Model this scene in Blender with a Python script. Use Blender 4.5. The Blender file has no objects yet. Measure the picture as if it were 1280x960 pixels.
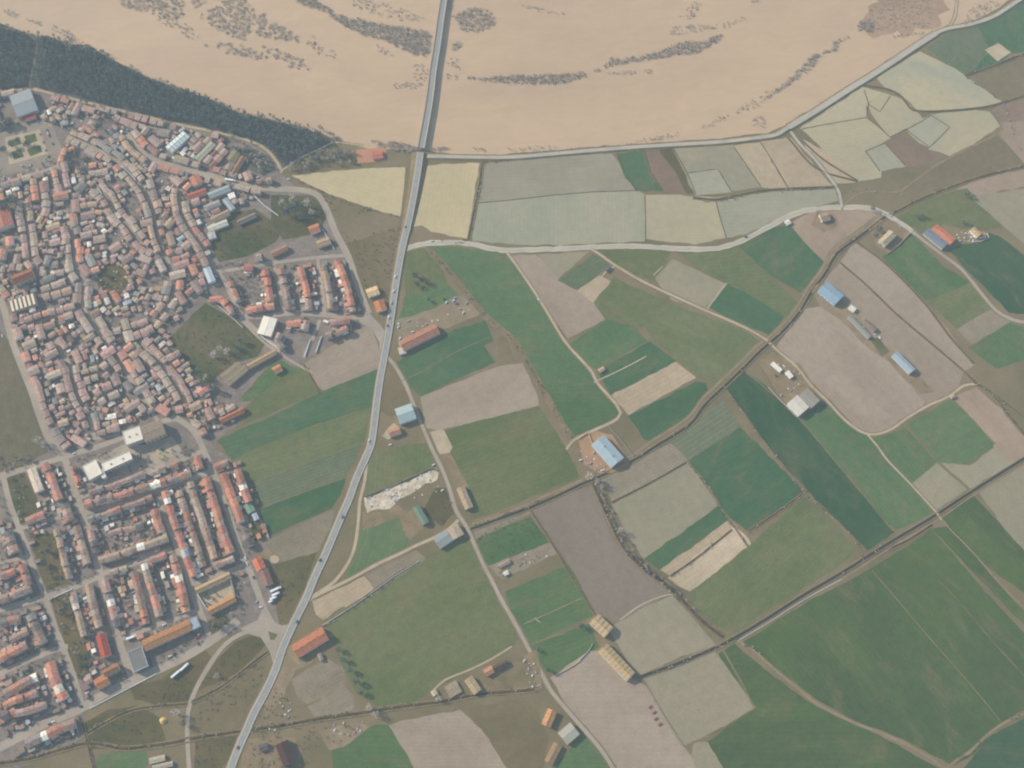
import bpy, math, random
import numpy as np
from mathutils import Vector, Matrix, noise as mnoise
from mathutils.geometry import tessellate_polygon

R = math.radians
rnd = random.Random(7)
sc = bpy.context.scene
col = sc.collection

# ---------------------------------------------------------------- camera
PITCH = 68.0            # degrees below the horizon
VFOV = 38.0
DEPTH = 1500.0          # metres from the lens to the middle of the view
CAM_H = DEPTH * math.sin(R(PITCH))
FPX = 480.0 / math.tan(R(VFOV / 2))
cam_d = bpy.data.cameras.new("camera")
cam = bpy.data.objects.new("camera", cam_d)
col.objects.link(cam)
cam.location = (0, 0, CAM_H)
cam.rotation_euler = (R(90 - PITCH), 0, 0)
cam_d.sensor_fit = 'VERTICAL'
cam_d.angle = R(VFOV)
cam_d.clip_start = 1.0
cam_d.clip_end = 30000.0
sc.camera = cam
sc.cycles.filter_width = 2.1
sc.cycles.use_denoising = True
sc.cycles.max_bounces = 5
sc.cycles.volume_bounces = 1
sc.cycles.use_adaptive_sampling = True

# ---------------------------------------------------------------- sky and sun
SUN_EL = 27.0
SHADOW = Vector((0.91, -0.41))       # the way shadows fall on the ground
world = bpy.data.worlds.new("World")
sc.world = world
world.use_nodes = True
wn = world.node_tree.nodes
wl = world.node_tree.links
sky = wn.new("ShaderNodeTexSky")
sky.sky_type = 'NISHITA'
sky.sun_disc = False
sky.sun_elevation = R(SUN_EL)
sky.sun_rotation = math.atan2(-SHADOW.x, -SHADOW.y)
bg = wn["Background"]
bg.inputs[1].default_value = 0.11
wl.new(sky.outputs[0], bg.inputs[0])
sun_d = bpy.data.lights.new("sun", 'SUN')
sun = bpy.data.objects.new("sun", sun_d)
col.objects.link(sun)
sun_d.energy = 4.6
sun_d.angle = R(0.6)
sun_d.color = (1.0, 0.95, 0.88)
sdir = Vector((SHADOW.x * math.cos(R(SUN_EL)), SHADOW.y * math.cos(R(SUN_EL)), -math.sin(R(SUN_EL))))
sun.rotation_euler = sdir.to_track_quat('-Z', 'Y').to_euler()
sun.location = (-900, 500, 1200)
sc.view_settings.view_transform = 'Standard'
sc.view_settings.look = 'None'
sc.view_settings.gamma = 1.0
sc.view_settings.exposure = 0.55
HAZE_DENSITY = 0.000087

# ---------------------------------------------------------------- helpers
def G(px, py, z=0.0):
    """point of the place (metres) that the photograph shows at px, py"""
    u = (px - 640.0) / FPX
    v = -(py - 480.0) / FPX
    t = R(PITCH)
    d = Vector((u, math.cos(t) + v * math.sin(t), -math.sin(t) + v * math.cos(t)))
    k = (CAM_H - z) / -d.z
    return Vector((d.x * k, d.y * k, z))

def lin(c):
    c = c / 255.0
    return c / 12.92 if c <= 0.04045 else ((c + 0.055) / 1.055) ** 2.4

# how bright a sunlit level surface of reflectance 1 shows, and the light the air adds
AIR = (0.0902, 0.1032, 0.1111)
GAIN = (0.8875, 0.9617, 1.0884)
def alb(rgb):
    return tuple(min(0.85, max(0.012, (lin(c) - a) / g)) for c, a, g in zip(rgb, AIR, GAIN))

def setp(o, label=None, cat=None, group=None, kind=None):
    if label: o['label'] = label
    if cat: o['category'] = cat
    if group: o['group'] = group
    if kind: o['kind'] = kind
    return o

def link(name, me, parent=None, loc=None, rz=0.0):
    o = bpy.data.objects.new(name, me)
    col.objects.link(o)
    if parent is not None: o.parent = parent
    if loc is not None: o.location = loc
    if rz: o.rotation_euler = (0, 0, rz)
    return o

def mesh(name, vs, fs, mats, mi=None, tint=None):
    me = bpy.data.meshes.new(name)
    me.from_pydata([tuple(v) for v in vs], [], fs)
    for m in (mats if isinstance(mats, (list, tuple)) else [mats]): me.materials.append(m)
    if mi is not None: me.polygons.foreach_set("material_index", mi)
    if tint is not None:
        a = me.attributes.new("tint", 'FLOAT_COLOR', 'FACE')
        t = np.ones((len(fs), 4), 'f'); t[:, :3] = np.array(tint, 'f').reshape(-1, 3)
        a.data.foreach_set("color", t.ravel())
    me.update()
    return me

def mesh_np(name, V, F, mat, tint=None):
    """big mesh from arrays: V (n,3), F (m,k)"""
    me = bpy.data.meshes.new(name)
    k = F.shape[1]
    me.vertices.add(len(V)); me.vertices.foreach_set("co", V.astype('f').ravel())
    me.loops.add(F.size); me.loops.foreach_set("vertex_index", F.astype('i').ravel())
    me.polygons.add(len(F))
    me.polygons.foreach_set("loop_start", np.arange(0, F.size, k, dtype='i'))
    me.polygons.foreach_set("loop_total", np.full(len(F), k, 'i'))
    me.materials.append(mat)
    if tint is not None:
        a = me.attributes.new("tint", 'FLOAT_COLOR', 'FACE')
        t = np.ones((len(F), 4), 'f'); t[:, :3] = tint
        a.data.foreach_set("color", t.ravel())
    me.update(); me.validate()
    return me

class MB:
    """collects faces with a material index and a tint, for one mesh"""
    def __init__(s): s.v = []; s.f = []; s.mi = []; s.t = []
    def face(s, idx, m=0, t=(1, 1, 1)): s.f.append(idx); s.mi.append(m); s.t.append(t)
    def add(s, vs, fs, m=0, t=(1, 1, 1), M=None):
        b = len(s.v)
        for v in vs: s.v.append(M @ Vector(v) if M is not None else Vector(v))
        for f in fs: s.face([b + i for i in f], m, t)
    def box(s, x0, x1, y0, y1, z0, z1, m=0, t=(1, 1, 1), M=None):
        s.add([(x0,y0,z0),(x1,y0,z0),(x1,y1,z0),(x0,y1,z0),(x0,y0,z1),(x1,y0,z1),(x1,y1,z1),(x0,y1,z1)],
              [(0,3,2,1),(4,5,6,7),(0,1,5,4),(1,2,6,5),(2,3,7,6),(3,0,4,7)], m, t, M)
    def cyl(s, cx, cy, z0, z1, r0, r1, n=8, m=0, t=(1,1,1), M=None):
        vs = [(cx+r0*math.cos(2*math.pi*i/n), cy+r0*math.sin(2*math.pi*i/n), z0) for i in range(n)]
        vs += [(cx+r1*math.cos(2*math.pi*i/n), cy+r1*math.sin(2*math.pi*i/n), z1) for i in range(n)]
        s.add(vs, [(i,(i+1)%n,n+(i+1)%n,n+i) for i in range(n)] + [tuple(range(n-1,-1,-1)), tuple(range(n,2*n))], m, t, M)
    def build(s, name, mats, parent=None, loc=None, rz=0.0, tint=False):
        return link(name, mesh(name, s.v, s.f, mats, s.mi, s.t if tint else None), parent, loc, rz)

def ccw(p):
    a = sum(p[i].x * p[(i+1) % len(p)].y - p[(i+1) % len(p)].x * p[i].y for i in range(len(p)))
    return p if a > 0 else p[::-1]

# ---------------------------------------------------------------- materials
def base_mat(name, rough=0.9, spec=0.2):
    m = bpy.data.materials.new(name); m.use_nodes = True
    nt = m.node_tree; b = nt.nodes["Principled BSDF"]
    b.inputs['Roughness'].default_value = rough
    b.inputs['Specular IOR Level'].default_value = spec
    return m, nt, b

def node(nt, t, **kw):
    n = nt.nodes.new(t)
    for k, v in kw.items():
        if k in n.inputs: n.inputs[k].default_value = v
        else: setattr(n, k, v)
    return n

def pos(nt, rot=0.0):
    g = nt.nodes.new("ShaderNodeNewGeometry")
    mp = nt.nodes.new("ShaderNodeMapping"); mp.inputs['Rotation'].default_value = (0, 0, rot)
    nt.links.new(g.outputs['Position'], mp.inputs[0])
    return mp.outputs[0]

def ramp(nt, src, lo, hi):
    n = nt.nodes.new("ShaderNodeMapRange"); n.inputs[1].default_value = lo; n.inputs[2].default_value = hi
    nt.links.new(src, n.inputs[0]); return n.outputs[0]

def noise_tex(nt, p, scale, detail=3, rough=0.55, dist=0.0):
    n = nt.nodes.new("ShaderNodeTexNoise")
    n.inputs['Scale'].default_value = scale; n.inputs['Detail'].default_value = detail
    n.inputs['Roughness'].default_value = rough; n.inputs['Distortion'].default_value = dist
    nt.links.new(p, n.inputs['Vector']); return n.outputs[0]

def mixc(nt, fac, a, b, mode='MIX'):
    n = nt.nodes.new("ShaderNodeMix"); n.data_type = 'RGBA'; n.blend_type = mode
    for s, i in ((fac, 0), (a, 6), (b, 7)):
        if hasattr(s, 'links'): nt.links.new(s, n.inputs[i])
        elif i == 0: n.inputs[0].default_value = s
        else: n.inputs[i].default_value = (*s, 1) if len(s) == 3 else s
    return n.outputs[2]

def scale_by(nt, colr, src, lo, hi, a, b):
    """colour times a grey that runs from a to b while src runs lo..hi"""
    mr = nt.nodes.new("ShaderNodeMapRange")
    mr.inputs[1].default_value = lo; mr.inputs[2].default_value = hi
    mr.inputs[3].default_value = a; mr.inputs[4].default_value = b
    nt.links.new(src, mr.inputs[0])
    return mixc(nt, 1.0, colr, mr.outputs[0], 'MULTIPLY')

def field_mat(name, c1, c2=None, ang=0.0, furrow=0.0, period=4.0, blot=0.015, mott=0.16, wet=False, lines=0.0, soil=0.0):
    """a crop or bare field: two tones in broad patches, drill rows, fine mottle"""
    m, nt, b = base_mat(name, 0.95, 0.12)
    p = pos(nt, -ang)
    off = nt.nodes.new("ShaderNodeVectorMath"); off.operation = 'ADD'
    nt.links.new(p, off.inputs[0]); off.inputs[1].default_value = (rnd.uniform(-500, 500), rnd.uniform(-500, 500), 0)
    p = off.outputs[0]
    if c2 is None: c2 = tuple(x * 0.88 for x in c1)
    st = nt.nodes.new("ShaderNodeVectorMath"); st.operation = 'MULTIPLY'
    nt.links.new(p, st.inputs[0]); st.inputs[1].default_value = (0.45, 1.0, 1.0)
    n1 = noise_tex(nt, st.outputs[0], blot, 4, 0.5, 0.4)
    c = mixc(nt, ramp(nt, n1, 0.38, 0.62), c1, c2)
    if soil:   # thin patches where the soil shows between the plants
        n2 = noise_tex(nt, st.outputs[0], 0.035, 5, 0.65, 0.6)
        mr = nt.nodes.new('ShaderNodeMapRange'); mr.inputs[1].default_value = 0.52; mr.inputs[2].default_value = 0.75; mr.inputs[4].default_value = soil
        nt.links.new(n2, mr.inputs[0]); c = mixc(nt, mr.outputs[0], c, alb((136, 130, 114)))
    c = scale_by(nt, c, noise_tex(nt, p, 0.09, 4, 0.6), 0.3, 0.7, 1 - mott * 0.75, 1 + mott * 0.75)
    c = scale_by(nt, c, noise_tex(nt, p, 0.45, 3, 0.7), 0.3, 0.7, 1 - mott, 1 + mott)
    if furrow > 0:
        w = nt.nodes.new("ShaderNodeTexWave"); w.wave_type = 'BANDS'; w.bands_direction = 'Y'
        w.inputs['Scale'].default_value = 0.314 / period
        w.inputs['Distortion'].default_value = 1.2; w.inputs['Detail'].default_value = 2
        w.inputs['Detail Scale'].default_value = 0.4
        nt.links.new(p, w.inputs['Vector'])
        c = scale_by(nt, c, w.outputs[1], 0, 1, 1 - furrow, 1 + furrow)
    if lines > 0:
        w = nt.nodes.new("ShaderNodeTexWave"); w.wave_type = 'BANDS'; w.bands_direction = 'Y'
        w.inputs['Scale'].default_value = 0.314 / 21.0
        w.inputs['Distortion'].default_value = 0.5
        nt.links.new(p, w.inputs['Vector'])
        c = scale_by(nt, c, w.outputs[1], 0.9, 1, 1.0, 1 + lines)
    nt.links.new(c, b.inputs['Base Color'])
    if wet: b.inputs['Roughness'].default_value = 0.5; b.inputs['Specular IOR Level'].default_value = 0.4
    return m

def rough_mat(name, c1, c2, scale=0.05, mott=0.25, rough=0.95, fine=0.5):
    """waste ground, verges, dirt, gravel"""
    m, nt, b = base_mat(name, rough, 0.15)
    p = pos(nt)
    c = mixc(nt, ramp(nt, noise_tex(nt, p, scale, 5, 0.6, 0.5), 0.36, 0.64), c1, c2)
    c = scale_by(nt, c, noise_tex(nt, p, fine, 4, 0.7), 0.28, 0.72, 1 - mott, 1 + mott)
    nt.links.new(c, b.inputs['Base Color'])
    return m

def tint_mat(name, var=0.2, scale=0.5, rough=0.85, streak=0.0):
    """colour from the mesh's own tint, weathered by noise"""
    m, nt, b = base_mat(name, rough, 0.25)
    a = nt.nodes.new("ShaderNodeAttribute"); a.attribute_name = "tint"
    p = pos(nt)
    c = scale_by(nt, a.outputs[0], noise_tex(nt, p, scale, 4, 0.65), 0.28, 0.72, 1 - var, 1 + var)
    c = scale_by(nt, c, noise_tex(nt, p, 2.2, 2, 0.6), 0.3, 0.7, 1 - var * 0.6, 1 + var * 0.6)
    nt.links.new(c, b.inputs['Base Color'])
    return m

def plain(name, c, rough=0.6, var=0.1, metal=0.0):
    m, nt, b = base_mat(name, rough, 0.4)
    c2 = scale_by(nt, mixc(nt, 0.0, c, c), noise_tex(nt, pos(nt), 0.7, 3, 0.6), 0.3, 0.7, 1 - var, 1 + var)
    nt.links.new(c2, b.inputs['Base Color']); b.inputs['Metallic'].default_value = metal
    return m

M_ROOF = tint_mat("clay_roof", 0.30, 0.35)
M_WALL = tint_mat("rendered_wall", 0.12, 0.4)
M_CROWN = tint_mat("foliage", 0.25, 0.25, 0.95)
M_BARK = plain("bark", (0.10, 0.075, 0.055), 0.95, 0.25)
M_ASPH = rough_mat("asphalt", alb((153, 157, 157)), alb((160, 162, 160)), 0.04, 0.06, 0.85, 0.3)
M_ASPH_PALE = rough_mat("worn_pale_asphalt", alb((184, 182, 174)), alb((172, 172, 166)), 0.03, 0.07, 0.9, 0.3)
M_STREET = rough_mat("street_paving", alb((175, 168, 159)), alb((163, 157, 149)), 0.03, 0.09, 0.9, 0.3)
M_DIRT = rough_mat("pale_dirt_track", alb((187, 177, 160)), alb((174, 164, 146)), 0.06, 0.12, 0.95, 0.4)
M_DIRT_BROWN = rough_mat("brown_dirt_track", alb((158, 147, 131)), alb((144, 136, 121)), 0.06, 0.14, 0.95, 0.4)
M_LINE = plain("road_paint", (0.75, 0.75, 0.72), 0.7, 0.08)
M_CONC = plain("concrete", (0.44, 0.43, 0.40), 0.85, 0.12)
M_GLASS = plain("window_glass", (0.04, 0.05, 0.06), 0.15, 0.02)
M_RUBBER = plain("rubber", (0.03, 0.03, 0.03), 0.9, 0.05)
M_VERGE = rough_mat("dry_verge", alb((128, 125, 109)), alb((145, 136, 120)), 0.05, 0.22)
M_VERGE_G = rough_mat("green_verge", alb((112, 117, 100)), alb((128, 127, 110)), 0.05, 0.22)
M_DITCH = rough_mat("ditch_bed", alb((100, 100, 90)), alb((118, 112, 99)), 0.08, 0.25)
M_CANAL = plain("still_canal_water", alb((96, 101, 97)), 0.25, 0.08)
M_BANK = rough_mat("bare_bank", alb((154, 142, 126)), alb((136, 130, 113)), 0.06, 0.2)
M_SHOULDER = rough_mat("gravel_shoulder", alb((204, 196, 178)), alb((186, 178, 160)), 0.05, 0.12)
M_TOWN = rough_mat("town_ground", alb((149, 143, 139)), alb((133, 130, 127)), 0.05, 0.22, 0.95, 0.25)

# ---------------------------------------------------------------- ground sheets
def dense(pts, step, jit, closed=True):
    out = []
    n = len(pts)
    for i in range(n if closed else n - 1):
        a, b = pts[i], pts[(i + 1) % n]
        k = max(1, int((b - a).length / step))
        nrm = Vector((-(b - a).y, (b - a).x, 0)).normalized() if (b - a).length > 0 else Vector((0, 0, 0))
        for j in range(k):
            q = a.lerp(b, j / k)
            s = jit * mnoise.noise(q * 0.06) * 2 + jit * mnoise.noise(q * 0.35)
            out.append(q + nrm * s)
    if not closed: out.append(pts[-1])
    return out

SEQ = [0]
def sheet(name, px, mat, z, jit=1.0, kind='structure', label=None, step=7, grow=0.0):
    SEQ[0] += 1
    zz = z + (SEQ[0] % 40) * 0.0009
    pts = ccw([G(x, y, 0) for x, y in px])
    if grow:      # field edges reach into the margin between plots
        n = len(pts); out = []
        for i in range(n):
            a = (pts[i] - pts[i-1]).normalized(); b = (pts[(i+1) % n] - pts[i]).normalized()
            na, nb = Vector((a.y, -a.x, 0)), Vector((b.y, -b.x, 0)); m = na + nb
            k = max(0.5, m.length / 2)
            out.append(pts[i] + m.normalized() * (grow / k) if m.length > 0.1 else pts[i])
        pts = out
    if jit: pts = dense(pts, step, jit)
    for p in pts: p.z = zz
    tris = tessellate_polygon([pts])
    fs = []
    for t in tris:
        a, b, c = (pts[i] for i in t)
        if (b - a).cross(c - a).z < 0: t = (t[0], t[2], t[1])
        fs.append(tuple(t))
    o = link(name, mesh(name, pts, fs, mat))
    setp(o, label, kind=kind)
    return o

def smooth(pts, step=7.0):
    """Catmull-Rom through 3-D points"""
    out = []
    P = [pts[0] * 2 - pts[1]] + list(pts) + [pts[-1] * 2 - pts[-2]]
    for i in range(1, len(P) - 2):
        a, b, c, d = P[i-1], P[i], P[i+1], P[i+2]
        n = max(1, int((c - b).length / step))
        for j in range(n):
            t = j / n
            out.append(0.5 * ((2*b) + (c-a)*t + (2*a-5*b+4*c-d)*t*t + (3*b-a-3*c+d)*t**3))
    out.append(pts[-1].copy())
    return out

def normals(c):
    ns = []
    for i in range(len(c)):
        d = c[min(i+1, len(c)-1)] - c[max(i-1, 0)]
        ns.append(Vector((-d.y, d.x, 0)).normalized())
    return ns

def strip(name, centre, section, mats, kind='structure', jit=0.0, parent=None):
    """sweeps a cross-section [(offset, z, material index of the face to its right)] along centre"""
    ns = normals(centre); vs = []; fs = []; mi = []
    k = len(section)
    for i, (c, n) in enumerate(zip(centre, ns)):
        for j, (o, z, _) in enumerate(section):
            s = o
            if jit and (j == 0 or j == k - 1): s = o * (1 + jit * mnoise.noise(c * 0.11 + Vector((j * 9, 0, 0))))
            v = c + n * s; vs.append((v.x, v.y, c.z + z))
    for i in range(len(centre) - 1):
        for j in range(k - 1):
            a = i * k + j
            fs.append((a, a + 1, a + k + 1, a + k)); mi.append(section[j][2])
    # section offsets run from + (left) to - (right): flip to look up
    fs = [f[::-1] for f in fs] if section[0][0] < section[-1][0] else fs
    o = link(name, mesh(name, vs, fs, mats, mi), parent)
    if kind: o['kind'] = kind
    return o

STREETS = []     # world polylines with half widths, kept free of houses
def road(name, px, w, mat, z=0.12, verge=0.0, vmat=None, jit=0.0, edge_line=False, sm=True, raised=0.0):
    SEQ[0] += 1
    zz = z + (SEQ[0] % 40) * 0.0007
    c = [G(p[0], p[1], 0) for p in px]
    c = smooth(c) if sm and len(c) > 2 else dense(c, 7, 0, False)
    for q in c: q.z = zz
    STREETS.append((np.array([(q.x, q.y) for q in c]), w / 2))
    h = w / 2
    if raised > 0:
        s = [(h + raised * 2.2, -zz + 0.10, 1), (h, raised, 0), (-h, raised, 1), (-h - raised * 2.2, -zz + 0.10, 1)]
        o = strip(name, c, s, [mat, vmat or M_VERGE])
    else:
        o = strip(name, c, [(h, 0, 0), (-h, 0, 0)], [mat], jit=jit)
        if verge:
            cv = [q - Vector((0, 0, 0.03)) for q in c]
            strip("road_verge", cv, [(h + verge, 0, 0), (-h - verge, 0, 0)], [vmat or M_VERGE], jit=0.35)
    if edge_line:
        for sgn in (1, -1):
            a = sgn * (h - 0.45)
            strip("edge_line", [q + Vector((0, 0, 0.03)) for q in c], [(a + 0.1, raised, 0), (a - 0.1, raised, 0)], [M_LINE])
    return c

def ditch(name, px, w=3.0, bank=1.6, water=False, rise=0.5, path=0.0):
    w *= 0.75; bank *= 0.85
    """a channel between two low banks"""
    SEQ[0] += 1
    c = smooth([G(x, y, 0) for x, y in px])
    for q in c: q.z = 0.10 + (SEQ[0] % 20) * 0.0007
    h = w / 2
    s = [(h + bank * 1.2, -0.02, 1), (h + bank * 0.6, rise, 1), (h, 0.0, 0), (-h, 0.0, 1), (-h - bank * 0.6, rise, 1), (-h - bank * 1.2, -0.02, 1)]
    return strip(name, c, s, [M_CANAL if water else M_DITCH, M_VERGE], jit=0.12)

# ground to the horizon
gm = rough_mat("farmland_ground", alb((128, 126, 110)), alb((144, 136, 120)), 0.012, 0.2)
go = link("ground", mesh("ground", [(-4500, -3500, 0), (4500, -3500, 0), (4500, 5500, 0), (-4500, 5500, 0)], [(0, 1, 2, 3)], gm))
setp(go, kind='structure')
# ---------------------------------------------------------------- river
def water_mat():
    m, nt, b = base_mat("muddy_flood_water", 0.42, 0.35)
    p = pos(nt, R(-8))
    st = nt.nodes.new("ShaderNodeVectorMath"); st.operation = 'MULTIPLY'
    nt.links.new(p, st.inputs[0]); st.inputs[1].default_value = (0.35, 1.0, 1.0)
    c = mixc(nt, ramp(nt, noise_tex(nt, st.outputs[0], 0.004, 5, 0.62, 1.5), 0.3, 0.68), alb((199, 179, 156)), alb((187, 169, 149)))
    c = scale_by(nt, c, noise_tex(nt, st.outputs[0], 0.05, 5, 0.65, 1.5), 0.3, 0.7, 0.94, 1.06)
    nt.links.new(c, b.inputs['Base Color'])
    bp = nt.nodes.new("ShaderNodeBump"); bp.inputs['Strength'].default_value = 0.25; bp.inputs['Distance'].default_value = 0.5
    nt.links.new(noise_tex(nt, p, 0.25, 4, 0.6), bp.inputs['Height']); nt.links.new(bp.outputs[0], b.inputs['Normal'])
    return m
M_WATER = water_mat()
sheet("river_water", [(-520,-260),(1900,-260),(1900,-160),(1400,-60),(1320,-30),(1262,0),(1235,18),(1213,27),(1183,32),(1145,52),(1100,82),(1060,107),(985,154),(960,166),(900,173),(850,176),(760,182),(700,187),(640,192),(590,195),(530,188),(460,186),(415,172),(360,155),(300,141),(230,111),(190,98),(170,88),(140,74),(110,56),(85,55),(60,44),(47,46),(25,38),(0,29),(-120,10),(-520,-20)], M_WATER, 0.03, 1.2)

# ---------------------------------------------------------------- fields
C = dict(
 GM=((106,114,98),(122,120,107)), G1=((98,120,103),(107,126,108)), G1b=((92,112,99),(100,117,103)), WT=((180,172,148),(163,165,149)), WR=((149,147,134),(161,158,143)), G1c=((108,124,98),(103,117,93)), G2=((106,127,105),(115,132,109)), G3=((116,127,104),(125,132,110)),
 G4=((116,129,113),(124,132,117)), OB=((130,126,110),(138,132,117)), OD=((113,115,98),(126,121,106)), OL=((118,119,107),(127,123,112)),
 P=((167,158,147),(159,150,139)), PD=((142,136,129),(137,131,124)), T=((181,169,151),(171,160,143)), PK=((167,154,142),(157,145,133)),
 W=((178,172,149),(170,166,147)), WY=((195,183,154),(187,178,150)), WG=((160,161,145),(168,167,151)), PG=((159,154,139),(152,151,136)),
 WB=((169,167,151),(154,160,143)), BF=((172,154,138),(160,144,131)), BR=((144,132,122),(135,126,117)), GR=((152,146,134),(142,138,126)), S=((196,184,166),(178,168,150)),
)
def longest(px):
    w = [G(x, y) for x, y in px]; best = (0, 0)
    for i in range(len(w)):
        d = w[(i+1) % len(w)] - w[i]
        if d.length > best[0]: best = (d.length, math.atan2(d.y, d.x))
    return best[1]
FIELDS = []
def field(cls, px, name=None, z=0.06, furrow=None, **kw):
    c1, c2 = C[cls]
    j = rnd.uniform(-3, 3)
    c1 = tuple(x + j for x in c1); c2 = tuple(x + j for x in c2)
    if name is None:
        name = {'G': 'green_field', 'O': 'rough_pasture', 'P': 'ploughed_field', 'T': 'stubble_field', 'W': 'flooded_field', 'B': 'bare_field', 'S': 'sandy_plot'}[cls[0]]
        if cls in ('PG',): name = 'sparse_field'
        if cls in ('GR',): name = 'waste_ground'
    if furrow is None: furrow = 0.09 if cls == 'G4' else {'G': 0.035, 'P': 0.022, 'T': 0.035}.get(cls[0], 0.02) * (0.4 if cls in ('PG','PK') else 1)
    kw.setdefault('blot', rnd.uniform(0.008, 0.02))
    kw.setdefault('lines', 0.0 if cls[0] != 'G' else rnd.choice([0, 0.03, 0.05]))
    m = field_mat(name, alb(c1), alb(c2), kw.pop('ang', longest(px)), furrow, rnd.choice([3.2, 4.5, 6.0]), mott={'G':0.19,'W':0.09,'P':0.12}.get(cls[0], 0.14) if 'mott' not in kw else kw.pop('mott'), wet=cls[0]=='W', soil=0.55 if cls[0] == 'G' and cls != 'GR' else 0.0, **kw)
    FIELDS.append(px)
    return sheet(name, px, m, z, 7.0 if cls == 'BF' else 1.0, grow=1.7)

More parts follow.
